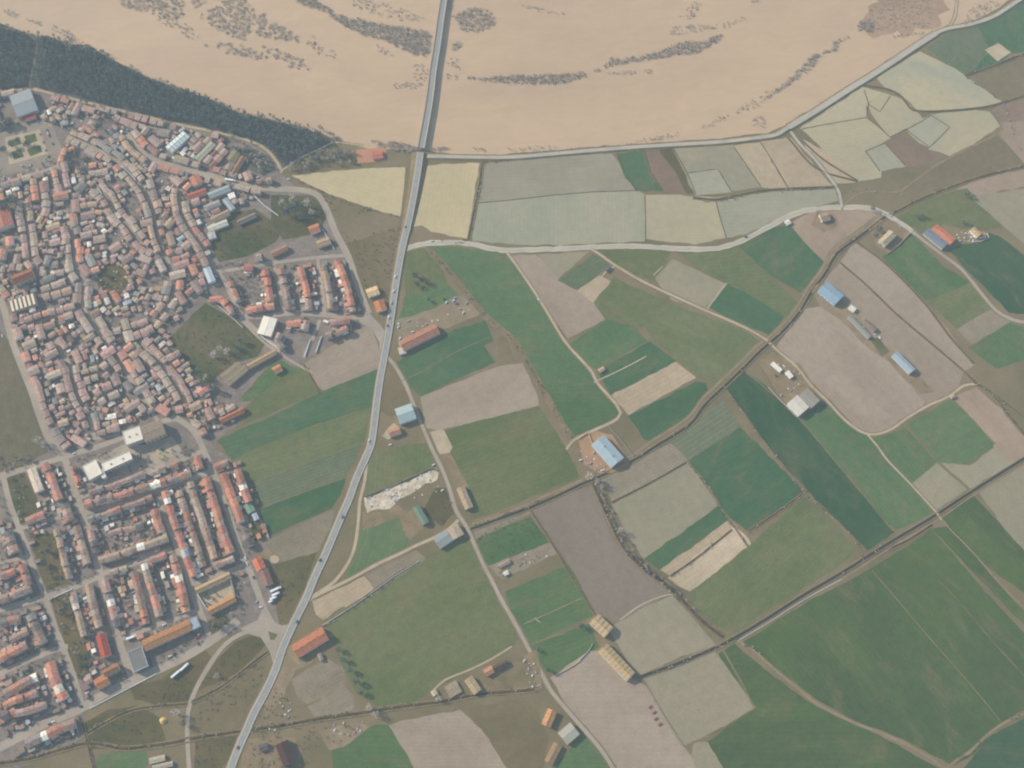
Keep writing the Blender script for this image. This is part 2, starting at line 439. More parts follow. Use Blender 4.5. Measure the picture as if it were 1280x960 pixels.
FD = """
WY|367,220 410,214 460,211 505,210 503,240 499,269 480,265 460,258 410,240
WY|528,208 560,206 598,205 590,250 583,297 563,294 540,288 527,281 518,282
WR|606,203 640,199 700,196 764,193 785,222 797,238 740,240 690,244 640,250 594,254
WB|593,255 640,251 690,245 740,241 797,239 806,244 807,300 760,302 700,305 640,304 592,300 589,280
G1|772,193 805,189 812,214 828,238 795,237 783,222
BR|806,188 825,188 845,215 858,240 829,238 813,214
OD|826,188 839,187 868,241 859,241 845,214
PG|843,186 915,182 934,208 950,233 915,238 870,243 858,218
WG|860,216 897,211 914,239 871,243
T|918,183 949,179 984,236 953,233
T|952,178 988,173 1035,229 1042,233 986,235
W|806,244 870,246 893,248 906,296 868,304 808,298
WG|895,248 960,238 1042,235 1047,250 1000,262 960,279 930,292 909,296
G3|507,316 530,311 548,330 562,360 540,372 508,380
G2|507,372 530,366 548,352 566,362 574,374 560,384 500,400
GR|497,402 545,386 570,372 590,369 602,390 548,410 500,432
G2|534,309 560,309 634,318 651,340 676,380 704,425 739,466 742,478 678,478 664,462 640,424 602,391 572,352
G2|680,480 744,481 770,508 772,518 735,538 712,547 695,520
G1|497,454 555,419 606,402 624,450 570,472 527,494 506,478
OB|607,432 631,420 642,450 624,458
P|528,497 625,458 652,456 668,488 672,506 620,520 580,530 545,536 532,534
G3|556,540 580,532 625,521 673,509 698,548 718,582 722,595 650,626 592,649 586,622 568,576
OB|485,452 497,468 511,500 506,508 490,520 474,512 480,470
G3|462,572 505,558 535,555 543,582 500,598 459,617
G2|452,662 500,648 511,684 470,700 432,722
OD|545,612 562,612 568,640 552,656 530,640
G3|413,783 450,752 495,722 575,673 590,672 612,730 647,798 640,809 600,830 560,850 538,864 508,880 470,879 447,866 425,822
T|392,752 415,741 428,757 404,773 396,768
T|419,739 455,722 467,738 432,757
GR|459,719 520,690 530,699 471,736
GR|367,850 385,838 410,826 427,835 430,855 385,879 374,870
GR|386,884 430,859 442,872 441,886 418,895 398,898
P|382,455 420,430 461,407 470,427 476,449 473,459 440,472 405,487 392,476
G3|310,510 345,470 372,462 385,462 398,489 345,512 306,528
G1|273,552 300,538 335,524 400,492 473,463 466,507 390,531 320,559 291,573
G3|292,577 320,562 390,535 462,512 457,540 454,551 400,571 320,599 306,602
G4|308,605 320,602 400,574 450,556 440,578 431,596 380,614 325,634
G1|325,638 380,617 430,600 424,620 414,634 337,668
GR|334,676 365,662 417,638 411,660 395,690 352,705 337,700
OD|338,708 394,692 378,735 362,768 350,776 344,745
G2|712,432 757,401 790,408 807,426 745,460 730,452
G1|748,465 812,428 845,452 764,492
T|766,495 845,454 867,472 786,517
G1|788,520 870,478 881,480 884,492 868,512 836,537 815,550 806,548
P|640,321 669,319 700,350 740,378 755,399 710,421 672,370
PG|675,319 734,315 698,347
G4|699,350 742,320 762,330 723,362
T|723,364 749,346 764,353 743,377
G3|744,378 768,348 836,380 804,408 786,401 758,397
G3|808,409 840,381 915,408 948,426 925,455 905,480 884,476 850,452 820,425
G3|748,313 838,313 830,330 816,350 770,333
PG|820,348 842,326 884,345 905,356 880,384 840,374
G3|845,315 925,309 960,345 1001,384 984,396 920,358 880,340
G1|888,384 911,356 979,395 964,418 920,402
G1|925,307 958,286 985,283 1005,302 1032,330 1000,364 960,340
PK|990,280 1013,266 1040,262 1060,292 1033,328 1005,300
PK|1043,261 1085,264 1104,272 1062,298 1052,280
P|972,434 1003,388 1025,384 1046,385 1100,440 1140,485 1156,500 1150,512 1125,530 1095,542 1075,538 1040,500 1000,462
P|1052,327 1068,304 1098,325 1155,378 1217,455 1206,462 1122,391
P|1032,352 1050,330 1120,393 1203,465 1195,487 1160,504 1150,495 1128,468 1058,382
G2|1105,322 1137,292 1180,335 1213,354 1160,375 1130,350
G3|1160,376 1214,355 1240,385 1196,410
GR|1198,412 1238,388 1262,401 1216,430
G2|1213,434 1263,404 1290,416 1290,445 1246,460
G1b|1187,313 1237,292 1250,297 1290,330 1290,392 1262,390
G3|1124,271 1160,250 1208,236 1235,262 1252,284 1222,288 1180,280 1150,290
PG|1217,248 1232,244 1300,234 1300,322 1262,288
G1b|908,484 931,466 956,482 1000,525 1055,590 1117,664 1085,686 1050,650 1010,612 960,558
G2|1000,522 1032,506 1061,530 1082,545 1120,590 1164,641 1120,661 1056,588
G2|1093,549 1133,536 1170,577 1141,602 1115,580
G2|1137,531 1190,500 1210,520 1242,557 1210,579 1176,577
PK|1192,498 1220,486 1250,512 1272,540 1250,556 1241,549 1215,520
PG|1142,605 1171,581 1207,611 1170,636
PG|1180,580 1213,583 1243,560 1268,576 1213,609
PK|1243,558 1272,541 1290,556 1290,566 1270,576
PG|1224,613 1290,578 1300,700 1280,692
G1c|1179,646 1214,619 1280,690 1300,710 1300,752 1240,712 1210,682
G1c|1187,659 1212,686 1240,722 1278,766 1300,780 1300,800 1168,662
G1c|931,805 990,765 1089,713 1150,785 1250,902 1215,942 1192,955 1120,918 1070,900 1020,872 962,826
G1c|1090,712 1130,687 1164,664 1230,740 1300,815 1300,880 1275,888 1251,902 1165,801
G1c|900,818 918,806 955,838 1020,886 1100,922 1180,965 905,965 884,931 941,886 925,858
G1b|1200,965 1216,950 1240,920 1300,890 1300,965
PG|868,930 884,930 904,965 866,965
GR|752,598 800,572 838,556 848,562 858,577 810,605 766,627
PG|767,631 858,580 880,606 896,630 860,660 806,697 785,668
G1|808,698 898,635 910,649 872,680 826,711
T|828,712 912,651 919,658 838,718
S|838,722 870,697 918,661 930,668 938,683 900,710 862,738
G3|864,742 935,686 1005,622 1040,655 1070,688 1036,714 960,760 918,790 890,776 866,756
G1|863,575 925,536 965,575 1003,616 972,640 934,662 905,640
G4|840,553 868,532 902,502 925,532 862,573
GR|592,652 655,632 662,640 596,672
G2|593,676 662,647 684,678 612,706
GR|612,708 686,680 694,692 628,722
G2|634,740 712,708 732,748 742,768 662,804 642,772
G2|665,808 736,782 748,808 722,826 693,840 684,838
PD|665,636 725,612 741,611 764,675 790,706 836,742 800,760 774,775 748,768 720,716
PG|762,788 800,764 840,746 850,756 892,806 845,822 800,842 795,838
P|691,847 738,815 750,815 790,850 806,858 854,932 872,965 773,965 732,905 712,885
PG|806,850 840,838 893,816 918,850 942,884 900,908 853,932 830,895
G2|417,938 470,907 488,908 512,945 522,965 420,965
P|488,908 530,897 574,889 600,910 640,965 523,965
OB|580,888 655,874 672,892 684,925 676,965 640,965 602,910
G2|690,962 712,942 728,915 746,937 764,965
OD|105,905 135,890 175,885 198,898 205,925 175,938 112,935
G2|125,945 180,938 184,955 160,975 118,975
OD|268,830 296,803 325,792 330,805 300,838 248,862
OB|247,868 300,843 332,825 318,868 300,900 250,905
OD|244,925 296,912 288,945 270,965 246,965
OL|-60,415 0,415 12,432 26,470 48,535 58,565 20,585 -60,608
GM|6,600 30,592 40,615 52,645 22,655 14,636
G4|1160,60 1186,42 1222,35 1240,62 1208,96 1180,77
G1|1224,34 1262,14 1300,-8 1300,60 1262,66 1245,80 1212,94 1240,64
S|1233,63 1248,55 1262,65 1247,75
OB|1210,99 1240,86 1300,66 1300,112 1253,127 1230,114
WT|1098,98 1150,65 1192,86 1252,128 1225,134 1180,138 1148,138 1134,124 1112,113
W|1002,160 1078,110 1101,116 1082,129 1083,146 1030,157
W|1085,131 1105,117 1134,128 1148,144 1152,149 1120,166 1112,170 1096,150
W|1005,163 1083,148 1112,172 1081,189 1100,213 1100,221 1072,226 1040,195
WG|1134,162 1163,145 1184,159 1162,183 1150,178
WG|1082,189 1106,180 1131,207 1100,213
BR|1108,178 1126,169 1150,182 1180,195 1160,204 1140,207 1132,206
WT|1165,144 1212,137 1236,141 1249,157 1230,170 1190,195 1163,186 1186,159
OB|1128,236 1160,212 1195,193 1245,169 1282,207 1250,214 1200,227 1150,247
BR|1240,138 1255,130 1300,112 1300,150 1253,152
PK|1254,154 1300,152 1300,212 1284,206 1250,168
PK|1198,236 1225,225 1256,217 1300,210 1300,228 1222,243
BF|1070,32 1082,18 1093,6 1097,-20 1130,-26 1175,-22 1182,6 1178,26 1165,36 1140,41 1115,40 1090,42 1074,38
T|1006,176 1040,195 1072,226 1056,228 1046,228 1012,190
OB|355,215 362,200 420,190 450,205 500,192 521,190 518,207 460,209 410,213 368,218
OB|404,243 458,260 498,272 496,282 470,292 436,305 425,280
OB|436,306 470,294 500,288 502,305 498,340 486,385 470,384 458,368 446,332
GR|530,309 560,309 570,318 552,330
OD|268,296 290,268 318,262 350,285 345,302 310,318 275,326 266,312
OD|214,424 235,400 257,380 302,405 330,430 320,445 292,452 270,470 262,480 246,470 226,445
G2|345,450 372,462 348,470 318,500 300,500
OD|122,346 135,330 152,335 162,350 155,362 140,370 124,360
OB|340,245 396,246 410,262 400,290 355,298 340,280
OD|205,850 250,812 262,822 240,860 232,878 200,880 170,872 165,858
""".strip().splitlines()
for ln in FD:
    c_, p_ = ln.split('|')
    field(c_, [tuple(float(q) for q in t.split(',')) for t in p_.split()])
# the same kind of fields go on all round the picture's edges
def sprawl():
    ex = [(-500,-100,0,960,0), (1300,-100,1780,1040,1), (-300,975,1500,1200,2)]
    r2 = random.Random(3)
    for x0, y0, x1, y1, k in ex:
        y = y0
        while y < y1 - 40:
            x = x0 + r2.uniform(-20, 0)
            while x < x1 - 30:
                w, h = r2.uniform(70, 120), r2.uniform(50, 90)
                if k == 1 or k == 2 or y > 430:
                    field(r2.choice(['G1','G2','G3','P','PG','OB','T']), [(x+4, y+4+r2.uniform(0,8)), (min(x+w, x1)-2, y+r2.uniform(0,8)), (min(x+w, x1)-4+r2.uniform(0,8), y+84), (x+r2.uniform(0,8), y+88)], z=0.045)
                x += w
            y += 92
sprawl()
# ---------------------------------------------------------------- town ground
sheet("town_ground", [(-420,90),(0,112),(37,111),(120,131),(175,145),(225,157),(275,167),(320,180),(345,200),(350,215),(372,237),(396,240),(407,255),(420,290),(436,320),(453,370),(462,390),(474,405),(480,425),(455,410),(400,440),(380,453),(345,468),(318,498),(306,508),(300,530),(272,548),(268,560),(292,576),(306,602),(324,638),(337,672),(336,705),(344,745),(352,778),(330,782),(295,790),(250,815),(200,842),(168,856),(110,888),(100,905),(105,922),(50,948),(0,975),(-420,1040)], M_TOWN, 0.04, 0.8)
# green plots inside the town lie on top of its ground
for c_, p_ in [("GM","268,296 290,268 318,262 350,285 345,302 310,318 275,326 266,312"),
               ("GM","214,424 235,400 257,380 302,405 330,430 320,445 292,452 270,470 262,480 246,470 226,445"),
               ("OD","122,346 135,330 152,335 162,350 155,362 140,370 124,360"),
               ("G2","345,450 372,462 348,470 318,500 300,500"),
               ("GM","340,245 396,246 410,262 400,290 355,298 340,280"),
               ("GM","6,600 30,592 40,615 52,645 22,655 14,636"),
               ("OL","-60,415 0,415 12,432 26,470 48,535 58,565 20,585 -60,608"),
               ("OD","62,742 88,738 108,800 116,850 92,845 78,790"),
               ("OD","38,668 70,668 84,728 58,738"),
               ("GM","312,655 322,652 331,668 318,678"),
               ("OD","260,778 280,770 292,780 270,794"),
               ("OD","10,425 40,405 62,430 30,440")]:
    field(c_, [tuple(float(q) for q in t.split(',')) for t in p_.split()], name='grassy_plot', z=0.09, mott=0.24)

# ---------------------------------------------------------------- main road, embankment and bridge
def zroad(py):
    return 4.2 if py < 190 else (4.2 - (py - 190) / 110 * 2.7 if py < 300 else max(0.7, 1.5 - (py - 300) / 200))
MAIN = [(556,-8),(551,25),(546.5,58),(542,85),(537.5,122),(532,155),(526.5,185),(522,215),(517,245),(510,280),(504.5,302),(499,330),(494,360),(489.5,392),(485,420),(479.5,450),(474,480),(470,510),(465,550),(459,568),(452,583),(444,602),(437,622),(429,640),(420,661),(408,690),(394,720),(383,747),(369,775),(354,808),(344,838),(331,866),(318,890),(307,915),(296,940),(288,962),(276,1000),(250,1080)]
mc = smooth([G(x, y, zroad(y)) for x, y in MAIN], 6.0)
MAIN_N = [(575,-150),(566,-80),(556,-8)]
br = [G(x, y, 4.2) for x, y in MAIN_N[:-1]] + [q for q in mc if q.y > G(526, 190).y]
br = smooth(br, 9.0) if False else br
em = [q for q in mc if q.y <= G(526, 190).y + 4]
STREETS.append((np.array([(q.x, q.y) for q in em]), 8.0))
hs = []
ns = normals(em); vs = []; fs = []; mi = []
for c_, n_ in zip(em, ns):
    z_ = c_.z; o_ = 4.8 + z_ * 2.0
    for a_, zz_ in ((o_, 0.02), (4.8, z_), (3.9, z_ + 0.02), (-3.9, z_ + 0.02), (-4.8, z_), (-o_, 0.02)):
        v = c_ + n_ * a_; vs.append((v.x, v.y, zz_))
for i in range(len(em) - 1):
    for j in range(5):
        a = i * 6 + j; fs.append((a, a + 6, a + 7, a + 1)); mi.append([1, 2, 0, 2, 1][j])
mr_ = link("main_road", mesh("main_road", vs, fs, [M_ASPH, M_VERGE, M_ASPH_PALE], mi)); setp(mr_, kind='structure')
for s_ in (1, -1):
    strip("edge_line", [q + Vector((0, 0, 0.05)) for q in em], [(s_ * 3.6 + 0.1, 0, 0), (s_ * 3.6 - 0.1, 0, 0)], [M_LINE])
def dashes(cl, off=0.0, on=4.0, gap=8.0):
    mb = MB(); acc = 0
    ns = normals(cl)
    for i in range(len(cl) - 1):
        if i % 2: continue
        d = (cl[i+1] - cl[i]); n = ns[i] * 0.08
        a, b = cl[i], cl[i] + d * 0.8
        z = Vector((0, 0, 0.06))
        mb.add([a - n + z, b - n + z, b + n + z, a + n + z], [(0, 1, 2, 3)])
    o = mb.build("centre_line_dashes", [M_LINE]); o['kind'] = 'structure'
dashes(em)
# the bridge: one thing with deck, walkways, parapets and piers
bo = link("road_bridge", None, loc=(br[-1].x, br[-1].y, 0))
setp(bo, "long straight grey road bridge on piers crossing the brown flooded river", "bridge")
BL = Vector((-br[-1].x, -br[-1].y, 0))
brl = [q + BL for q in br]
def bpart(name, sec, mats):
    o = strip(name, brl, sec, mats, kind=None, parent=bo); return o
bpart("deck", [(4.8, -1.2, 0), (4.8, 0, 0), (-4.8, 0, 0), (-4.8, -1.2, 0), (4.8, -1.2, 0)], [M_ASPH])
for s_ in (1, -1):
    a, b = (4.75, 3.8) if s_ > 0 else (-3.8, -4.75)
    bpart("walkway", [(a, 0.03, 0), (a, 0.22, 0), (b, 0.22, 0), (b, 0.03, 0)], [M_ASPH_PALE])
    a, b = (5.0, 4.82) if s_ > 0 else (-4.82, -5.0)
    bpart("parapet", [(a, -1.0, 0), (a, 1.0, 0), (b, 1.0, 0), (b, -1.0, 0)], [M_CONC])
    e_ = s_ * 3.6
    bpart("edge_line", [(e_ + 0.1, 0.02, 0), (e_ - 0.1, 0.02, 0)], [M_LINE])
acc = 0; last = None; pm = None
for i in range(1, len(brl)):
    acc += (brl[i] - brl[i-1]).length
    if acc > 26:
        acc = 0; d = brl[i] - brl[i-1]
        if pm is None:
            b_ = MB(); b_.box(-0.8, 0.8, -3.4, 3.4, -0.5, 2.3); b_.box(-1.0, 1.0, -4.6, 4.6, 2.3, 2.98)
            pm = mesh("pier", b_.v, b_.f, [M_CONC], b_.mi)
        link("pier", pm, bo, (brl[i].x, brl[i].y, 0), math.atan2(d.y, d.x))

# ---------------------------------------------------------------- other roads and tracks
def P(s): return [tuple(float(q) for q in t.split(',')) for t in s.split()]
road("river_dike_road", P("527,196 545,196 590,197 640,197 700,192 760,187 800,184 850,181 900,178 945,173 970,169 985,160 1020,139 1060,113 1100,88 1145,58 1170,42 1186,36 1213,31 1240,22 1260,10 1290,-8 1400,-60"), 5.5, M_ASPH_PALE, raised=1.4)
road("dike_path_edge", P("985,160 1020,139 1060,113 1100,88 1145,58 1170,42"), 8.5, M_ASPH_PALE, z=0.16, raised=1.45)
road("curving_country_road", P("505,312 512,309 524,306 537,304 555,303 570,303 595,306 615,311 640,313 670,312 700,311 740,309 770,308 800,308 850,311 890,311 910,307 930,300 945,292 960,284 985,271 1005,264 1030,260 1055,259 1085,260 1108,268 1128,281 1145,293"), 5.4, M_ASPH_PALE, verge=1.3, vmat=M_SHOULDER)
road("farm_lane", P("1140,289 1160,305 1180,320 1200,335 1215,352 1230,371 1245,388 1260,397 1275,402 1300,404"), 4.6, M_STREET, verge=1.8)
road("farm_lane", P("988,164 1000,180 1015,195 1030,213 1043,230 1049,242 1052,257"), 4.2, M_ASPH_PALE, verge=1.5)
road("farm_lane", P("1186,34 1192,24 1195,12 1197,-4 1205,-40"), 3.6, M_DIRT, verge=1)
road("straight_field_track", P("634,316 650,338 676,377 705,425 725,448 740,465 747,479 770,505 776,516 772,523 760,530 735,541 716,551 708,562"), 3.4, M_DIRT, verge=1.3)
road("straight_field_track", P("738,311 750,318 765,329 800,350 840,369 882,388 915,402 940,414 960,426"), 3.4, M_DIRT, verge=1.5)
road("field_track", P("960,427 975,441 990,453 1002,466 1012,480 1035,502 1050,519 1066,533 1080,541 1095,543 1115,536 1133,523 1160,507 1185,496 1205,482 1220,480"), 3.2, M_DIRT, verge=1.2)
road("field_track", P("1084,543 1097,558 1110,576 1140,607 1170,640 1177,650"), 2.6, M_DIRT, verge=1.0, vmat=M_VERGE_G)
road("field_path", P("1179,652 1190,664 1210,684 1240,718"), 1.8, M_DIRT_BROWN)
road("field_path", P("1242,720 1262,742 1290,768"), 1.6, M_DIRT_BROWN)
road("field_path", P("1090,713 1120,748 1165,801 1210,852 1251,902"), 1.4, M_VERGE, jit=0.3)
road("field_path", P("1172,725 1197,750 1235,795 1290,855"), 2.6, M_VERGE_G, jit=0.6)
road("canal_side_track", P("590,655 640,638 677,622 718,604 733,596 745,589 790,569 818,549 843,534 863,519 878,498 898,479 922,456 945,433 958,424 981,402 996,383 1011,358 1026,338 1041,313 1061,298 1081,283 1101,267"), 2.8, M_DIRT_BROWN, verge=1.2)
road("canal_side_track", P("1052,724 1085,703 1122,679 1172,650 1215,620 1275,583 1300,566"), 1.7, M_DIRT_BROWN, verge=0.8)
road("canal_side_track", P("922,801 962,777 1004,750 1052,724"), 1.2, M_ASPH_PALE)
road("field_track", P("921,800 940,812 960,829 978,845 992,856 1022,880 1065,902 1110,920 1147,938 1190,966"), 2.8, M_DIRT_BROWN, verge=0.5)
road("farm_track", P("1182,962 1196,950 1212,940 1236,917 1262,900 1300,885"), 2.2, M_DIRT_BROWN, verge=0.8)
road("field_track", P("675,778 668,772"), 1.0, M_DIRT)
LOW = P("484,446 492,455 499,466 508,483 516,503 526,528 540,561 552,585 562,611 570,638 583,658 594,683 604,705 614,724 627,750 642,776 657,804 677,842 690,865 710,889 730,912 752,938 770,966 800,1010")
road("country_lane", LOW, 4.6, M_STREET, verge=1.8)
road("country_lane", P("385,752 396,742 412,732 425,719 437,700 444,680 448,650 450,625 455,605 457,592 458,580"), 3.8, M_DIRT, verge=1.6)
road("country_lane", P("390,747 415,735 445,720 470,706 500,692 520,682 545,671 560,662 573,650"), 3.8, M_DIRT, verge=1.2)
road("loop_road", P("237,966 235,940 234,915 235,890 240,873 247,857 256,841 268,822 282,805 300,793 320,787 338,788"), 5.2, M_STREET, verge=1.2)
sheet("junction_paving", P("300,786 322,775 328,762 340,776 352,782 366,780 362,795 350,818 343,838 338,815 326,797 310,792"), M_STREET, 0.3, 0.3)
sheet("traffic_island_grass", P("335,789 347,793 343,800 338,800"), M_VERGE_G, 0.36, 0.1)
sheet("junction_paving", P("452,398 462,392 472,402 482,415 484,440 476,446 474,428 466,412 448,402"), M_STREET, 0.3, 0.3)
road("access_path", P("748,352 757,340 768,333"), 2.0, M_DIRT)
road("field_path", P("742,478 768,466 790,455 808,445"), 1.6, M_DIRT)
road("field_path", P("817,344 828,333"), 1.4, M_DIRT)
road("field_path", P("884,386 895,371 908,354"), 2.0, M_DIRT)
road("field_path", P("804,409 836,380"), 1.2, M_VERGE)
road("field_path", P("883,474 912,445 940,421"), 1.0, M_VERGE)
road("field_path", P("498,478 530,463 570,440 615,420"), 1.2, M_VERGE)
road("field_path", P("535,310 552,330 572,352 602,391 640,424 664,462 680,490 700,525 716,552 723,572"), 5.5, M_VERGE, jit=0.5, verge=2)
road("field_path", P("320,600 360,588 400,572 452,555"), 1.6, M_VERGE, jit=0.4)
road("field_path", P("325,636 380,615 430,598"), 1.2, M_VERGE, jit=0.4)
road("field_path", P("904,482 930,517 960,559 1007,615 1045,652 1081,688"), 2.6, M_VERGE, jit=0.5)
road("field_path", P("932,466 956,484 1000,525 1055,590 1117,664"), 1.5, M_VERGE, jit=0.5)
road("field_path", P("858,576 880,602 905,640 936,684"), 3.0, M_VERGE, jit=0.5)
road("field_path", P("1133,534 1172,578 1210,612"), 1.6, M_VERGE, jit=0.4)
road("field_path", P("655,780 700,760 726,748"), 1.2, M_DIRT_BROWN)
road("field_path", P("775,775 800,757 828,745 845,743"), 1.8, M_DIRT, jit=0.3)
road("field_path", P("943,885 925,850 905,815 893,800 870,775 848,748"), 2.6, M_VERGE, jit=0.4)
road("field_path", P("856,934 900,912 942,886"), 1.6, M_VERGE)
road("field_path", P("805,850 830,893 856,934"), 1.6, M_VERGE)
road("farm_path", P("541,864 556,850 585,838 612,825 640,808"), 2.0, M_DIRT, verge=1.0)
road("field_path", P("1052,262 1060,252 1080,240 1120,240 1135,232 1165,210 1200,190 1248,166 1252,152"), 2.0, M_DIRT_BROWN, verge=0.8)
road("field_path", P("1160,378 1215,355"), 1.0, M_VERGE)
# river-side paths and dry tracks north of the town
road("river_dike_path", P("-60,118 0,116 37,111 80,121 120,131 175,144 225,156 275,166 305,174 325,182 338,192 348,206 352,216"), 4.2, M_DIRT, verge=1.6)
road("dirt_track", P("140,142 160,150 185,158 210,162"), 3.0, M_DIRT)
road("woodland_path", P("37,111 39,95 43,78 46,60 44,50 32,42 10,36 0,33"), 3.4, M_DIRT_BROWN, verge=1)
road("dirt_track", P("352,213 375,198 400,186 418,178 440,180 455,182"), 2.6, M_DIRT, verge=1)

# canals and ditches
ditch("irrigation_canal", P("588,662 640,643 677,629 720,609 735,602 750,596 790,577 822,557 847,542 867,527 882,506 904,485 928,462 952,438 964,428 987,406 1002,387 1017,362 1032,342 1047,317 1067,302 1087,287 1107,271"), 4.0, 2.2, True)
ditch("irrigation_canal", P("802,846 830,836 852,828 890,812 920,797 960,773 1002,746 1048,719 1080,699 1120,674 1167,646 1210,618 1270,580 1300,562"), 4.2, 1.6, True)
ditch("field_ditch", P("1108,688 1135,676 1166,656"), 3.0, 1.5)
ditch("field_ditch", P("742,604 755,632 770,665 785,690 803,708 828,727 848,744 876,774 905,797"), 5.5, 2.5)
ditch("field_ditch", P("1206,95 1240,84 1265,74 1300,60"), 3, 1.6)
ditch("field_ditch", P("1080,107 1110,112 1128,122 1137,134 1148,139 1180,139 1225,135 1252,129 1300,114"), 2.4, 1.4)
ditch("field_ditch", P("1112,270 1150,250 1195,232 1225,222 1256,214 1300,204"), 3, 1.8)
ditch("field_ditch", P("-20,958 40,948 108,930 155,936 210,930 250,922 320,912 350,908 400,899 450,892 500,884 548,878 600,868 640,865 672,862"), 3.6, 2.4)
ditch("field_ditch", P("105,920 130,905 160,890 190,884 235,880"), 2.6, 2.0)
ditch("field_ditch", P("240,878 275,860 300,842 335,815"), 2.4, 2.0)
ditch("field_ditch", P("1150,800 1151,801"), 0.3, 0.1) if False else None
ditch("field_ditch", P("640,197 620,201 605,203 600,230 594,260 586,300"), 2.6, 2.2)
ditch("field_ditch", P("985,172 1020,210 1072,227"), 1.8, 1.0)
ditch("field_ditch", P("1003,176 1030,200 1072,226"), 1.6, 1.0)
ditch("field_ditch", P("1050,328 1085,358 1120,392 1165,430 1205,464 1222,480 1250,498 1290,530"), 1.6, 1.0)
ditch("field_ditch", P("1072,303 1110,332 1155,378 1187,420 1218,455"), 1.8, 1.4)
ditch("field_ditch", P("866,247 893,250 915,246 960,238 1045,234"), 2.6, 1.8)
ditch("field_ditch", P("765,628 810,605 858,578"), 1.6, 0.8)
ditch("field_ditch", P("838,720 870,698 915,662"), 1.4, 0.8)
ditch("field_ditch", P("402,783 440,758 490,722 520,703"), 1.6, 1.2)
ditch("field_ditch", P("458,622 500,604 540,586"), 1.8, 1.0)
ditch("field_ditch", P("380,456 392,476 400,492"), 1.6, 1.2)
ditch("field_ditch", P("99,895 108,920 118,962"), 2.2, 1.4)
ditch("field_ditch", P("663,637 692,682 722,732 745,770"), 1.4, 0.9)
ditch("field_ditch", P("1218,478 1240,492 1262,520 1285,548"), 2.2, 1.6)
ditch("field_ditch", P("936,664 970,642 1003,618"), 2.0, 1.4)

# town streets
def st(px, w, name="town_street", mat=None): return road(name, P(px), w, mat or M_STREET, z=0.13)
st("-30,340 0,375 10,405 15,425 28,460 40,490 50,520 60,545 72,562 82,576 88,598 95,618 103,642 112,668 122,705 131,742 142,780 155,820 165,846", 9.0, "ring_street")
st("-30,950 0,934 25,921 60,903 100,886 130,868 162,853 200,836 237,818 270,797 298,775", 10.5, "ring_street")
st("215,520 232,530 245,543 260,575 275,612 288,648 302,690 314,718 322,740 332,765 342,782", 7.5, "ring_street")
st("-30,605 0,597 25,588 75,573 100,565 130,556 155,546 200,528 225,522", 7.5)
st("97,623 140,606 190,587 240,569 257,562", 6.5)
st("100,643 150,628 205,611 262,590", 7.0)
st("125,718 165,705 215,687", 7.0)
st("197,620 206,645 217,672 227,700 238,735 248,762", 6.5)
st("232,605 243,632 254,665 262,690 270,712", 5.0)
st("3,590 12,628 22,655 32,680 40,705 48,724 58,750 68,782 80,812 90,840 98,865 103,884", 7.0)
st("-20,768 0,762 30,754 55,747 80,739 105,729 125,720", 7.5)
st("-20,848 0,842 35,826 70,812 85,808", 6.5)
st("15,664 50,653 95,640 102,637", 5.5)
st("172,712 183,745 196,783", 6.5)
st("150,800 175,790 200,780 225,772 248,762", 5.0)
st("237,720 246,750 258,785 262,800", 6.5)
st("238,733 262,722 290,712 312,703", 5.0)
st("40,736 30,705 22,680", 4.0)
st("-10,707 15,700 38,695", 4.5)
BLV = "158,168 172,185 190,199 220,208 250,216 287,226 320,234 345,236 372,237 392,241 402,250 410,266 420,291 435,320 445,350 453,372 461,392"
st(BLV, 9.0, "boulevard")
st("320,332 345,328 395,322 436,319", 5.5); st("262,340 285,338 320,332", 5.0)
st("300,396 335,395 370,391 420,395 460,397", 7.5, "boulevard")
st("342,330 348,352 352,375 355,392", 5.0); st("397,324 400,345 404,372 406,392", 5.0)
st("380,447 390,425 400,400", 5.0)
st("250,303 260,320 270,338 280,350 290,372 302,394 315,408 335,425 350,440", 5.5)
st("300,398 330,428 362,450 390,466", 3.5)
# old town
OLD = """185,240 192,265 197,290 206,318 217,342 218,362 208,385 194,404
82,262 88,285 92,302 95,335 105,352 105,385 118,408 130,425 142,442 150,452 167,480 182,502 198,527
118,185 135,195 150,205 165,222 180,240 186,250
120,235 135,250 145,268 160,284 172,300
175,430 190,443 205,460 218,478 230,500 240,525 246,540
68,425 78,440 88,458 92,475 100,500 112,520 118,548
0,205 14,200 30,193
60,150 68,170 76,190 72,205 80,235 84,262
0,165 20,158 50,156 62,150
0,230 25,222 60,212 72,206
105,385 85,392 62,398 40,405
30,250 36,290 42,330 60,338 95,335
172,300 185,312 206,318
240,225 225,240 226,262 236,285 250,303
0,300 36,292
110,215 128,212 150,205
206,318 228,320 250,303
130,425 160,418 175,412 194,404 205,392 235,375 252,362 275,355
175,430 176,418
125,470 150,452 175,432
60,545 90,535 118,548 150,542
85,170 108,180 118,185
100,265 120,262 145,268
105,352 122,345
52,370 75,362 104,352
92,475 120,468 130,466
205,460 225,448
240,225 262,228 287,226
12,330 42,330
45,205 50,235 52,262 36,292
150,485 125,498 112,520
0,268 34,262
215,270 197,290""".splitlines()
for i_, s_ in enumerate(OLD): st(s_, 5.2 if i_ < 6 else 4.0, "old_town_lane")
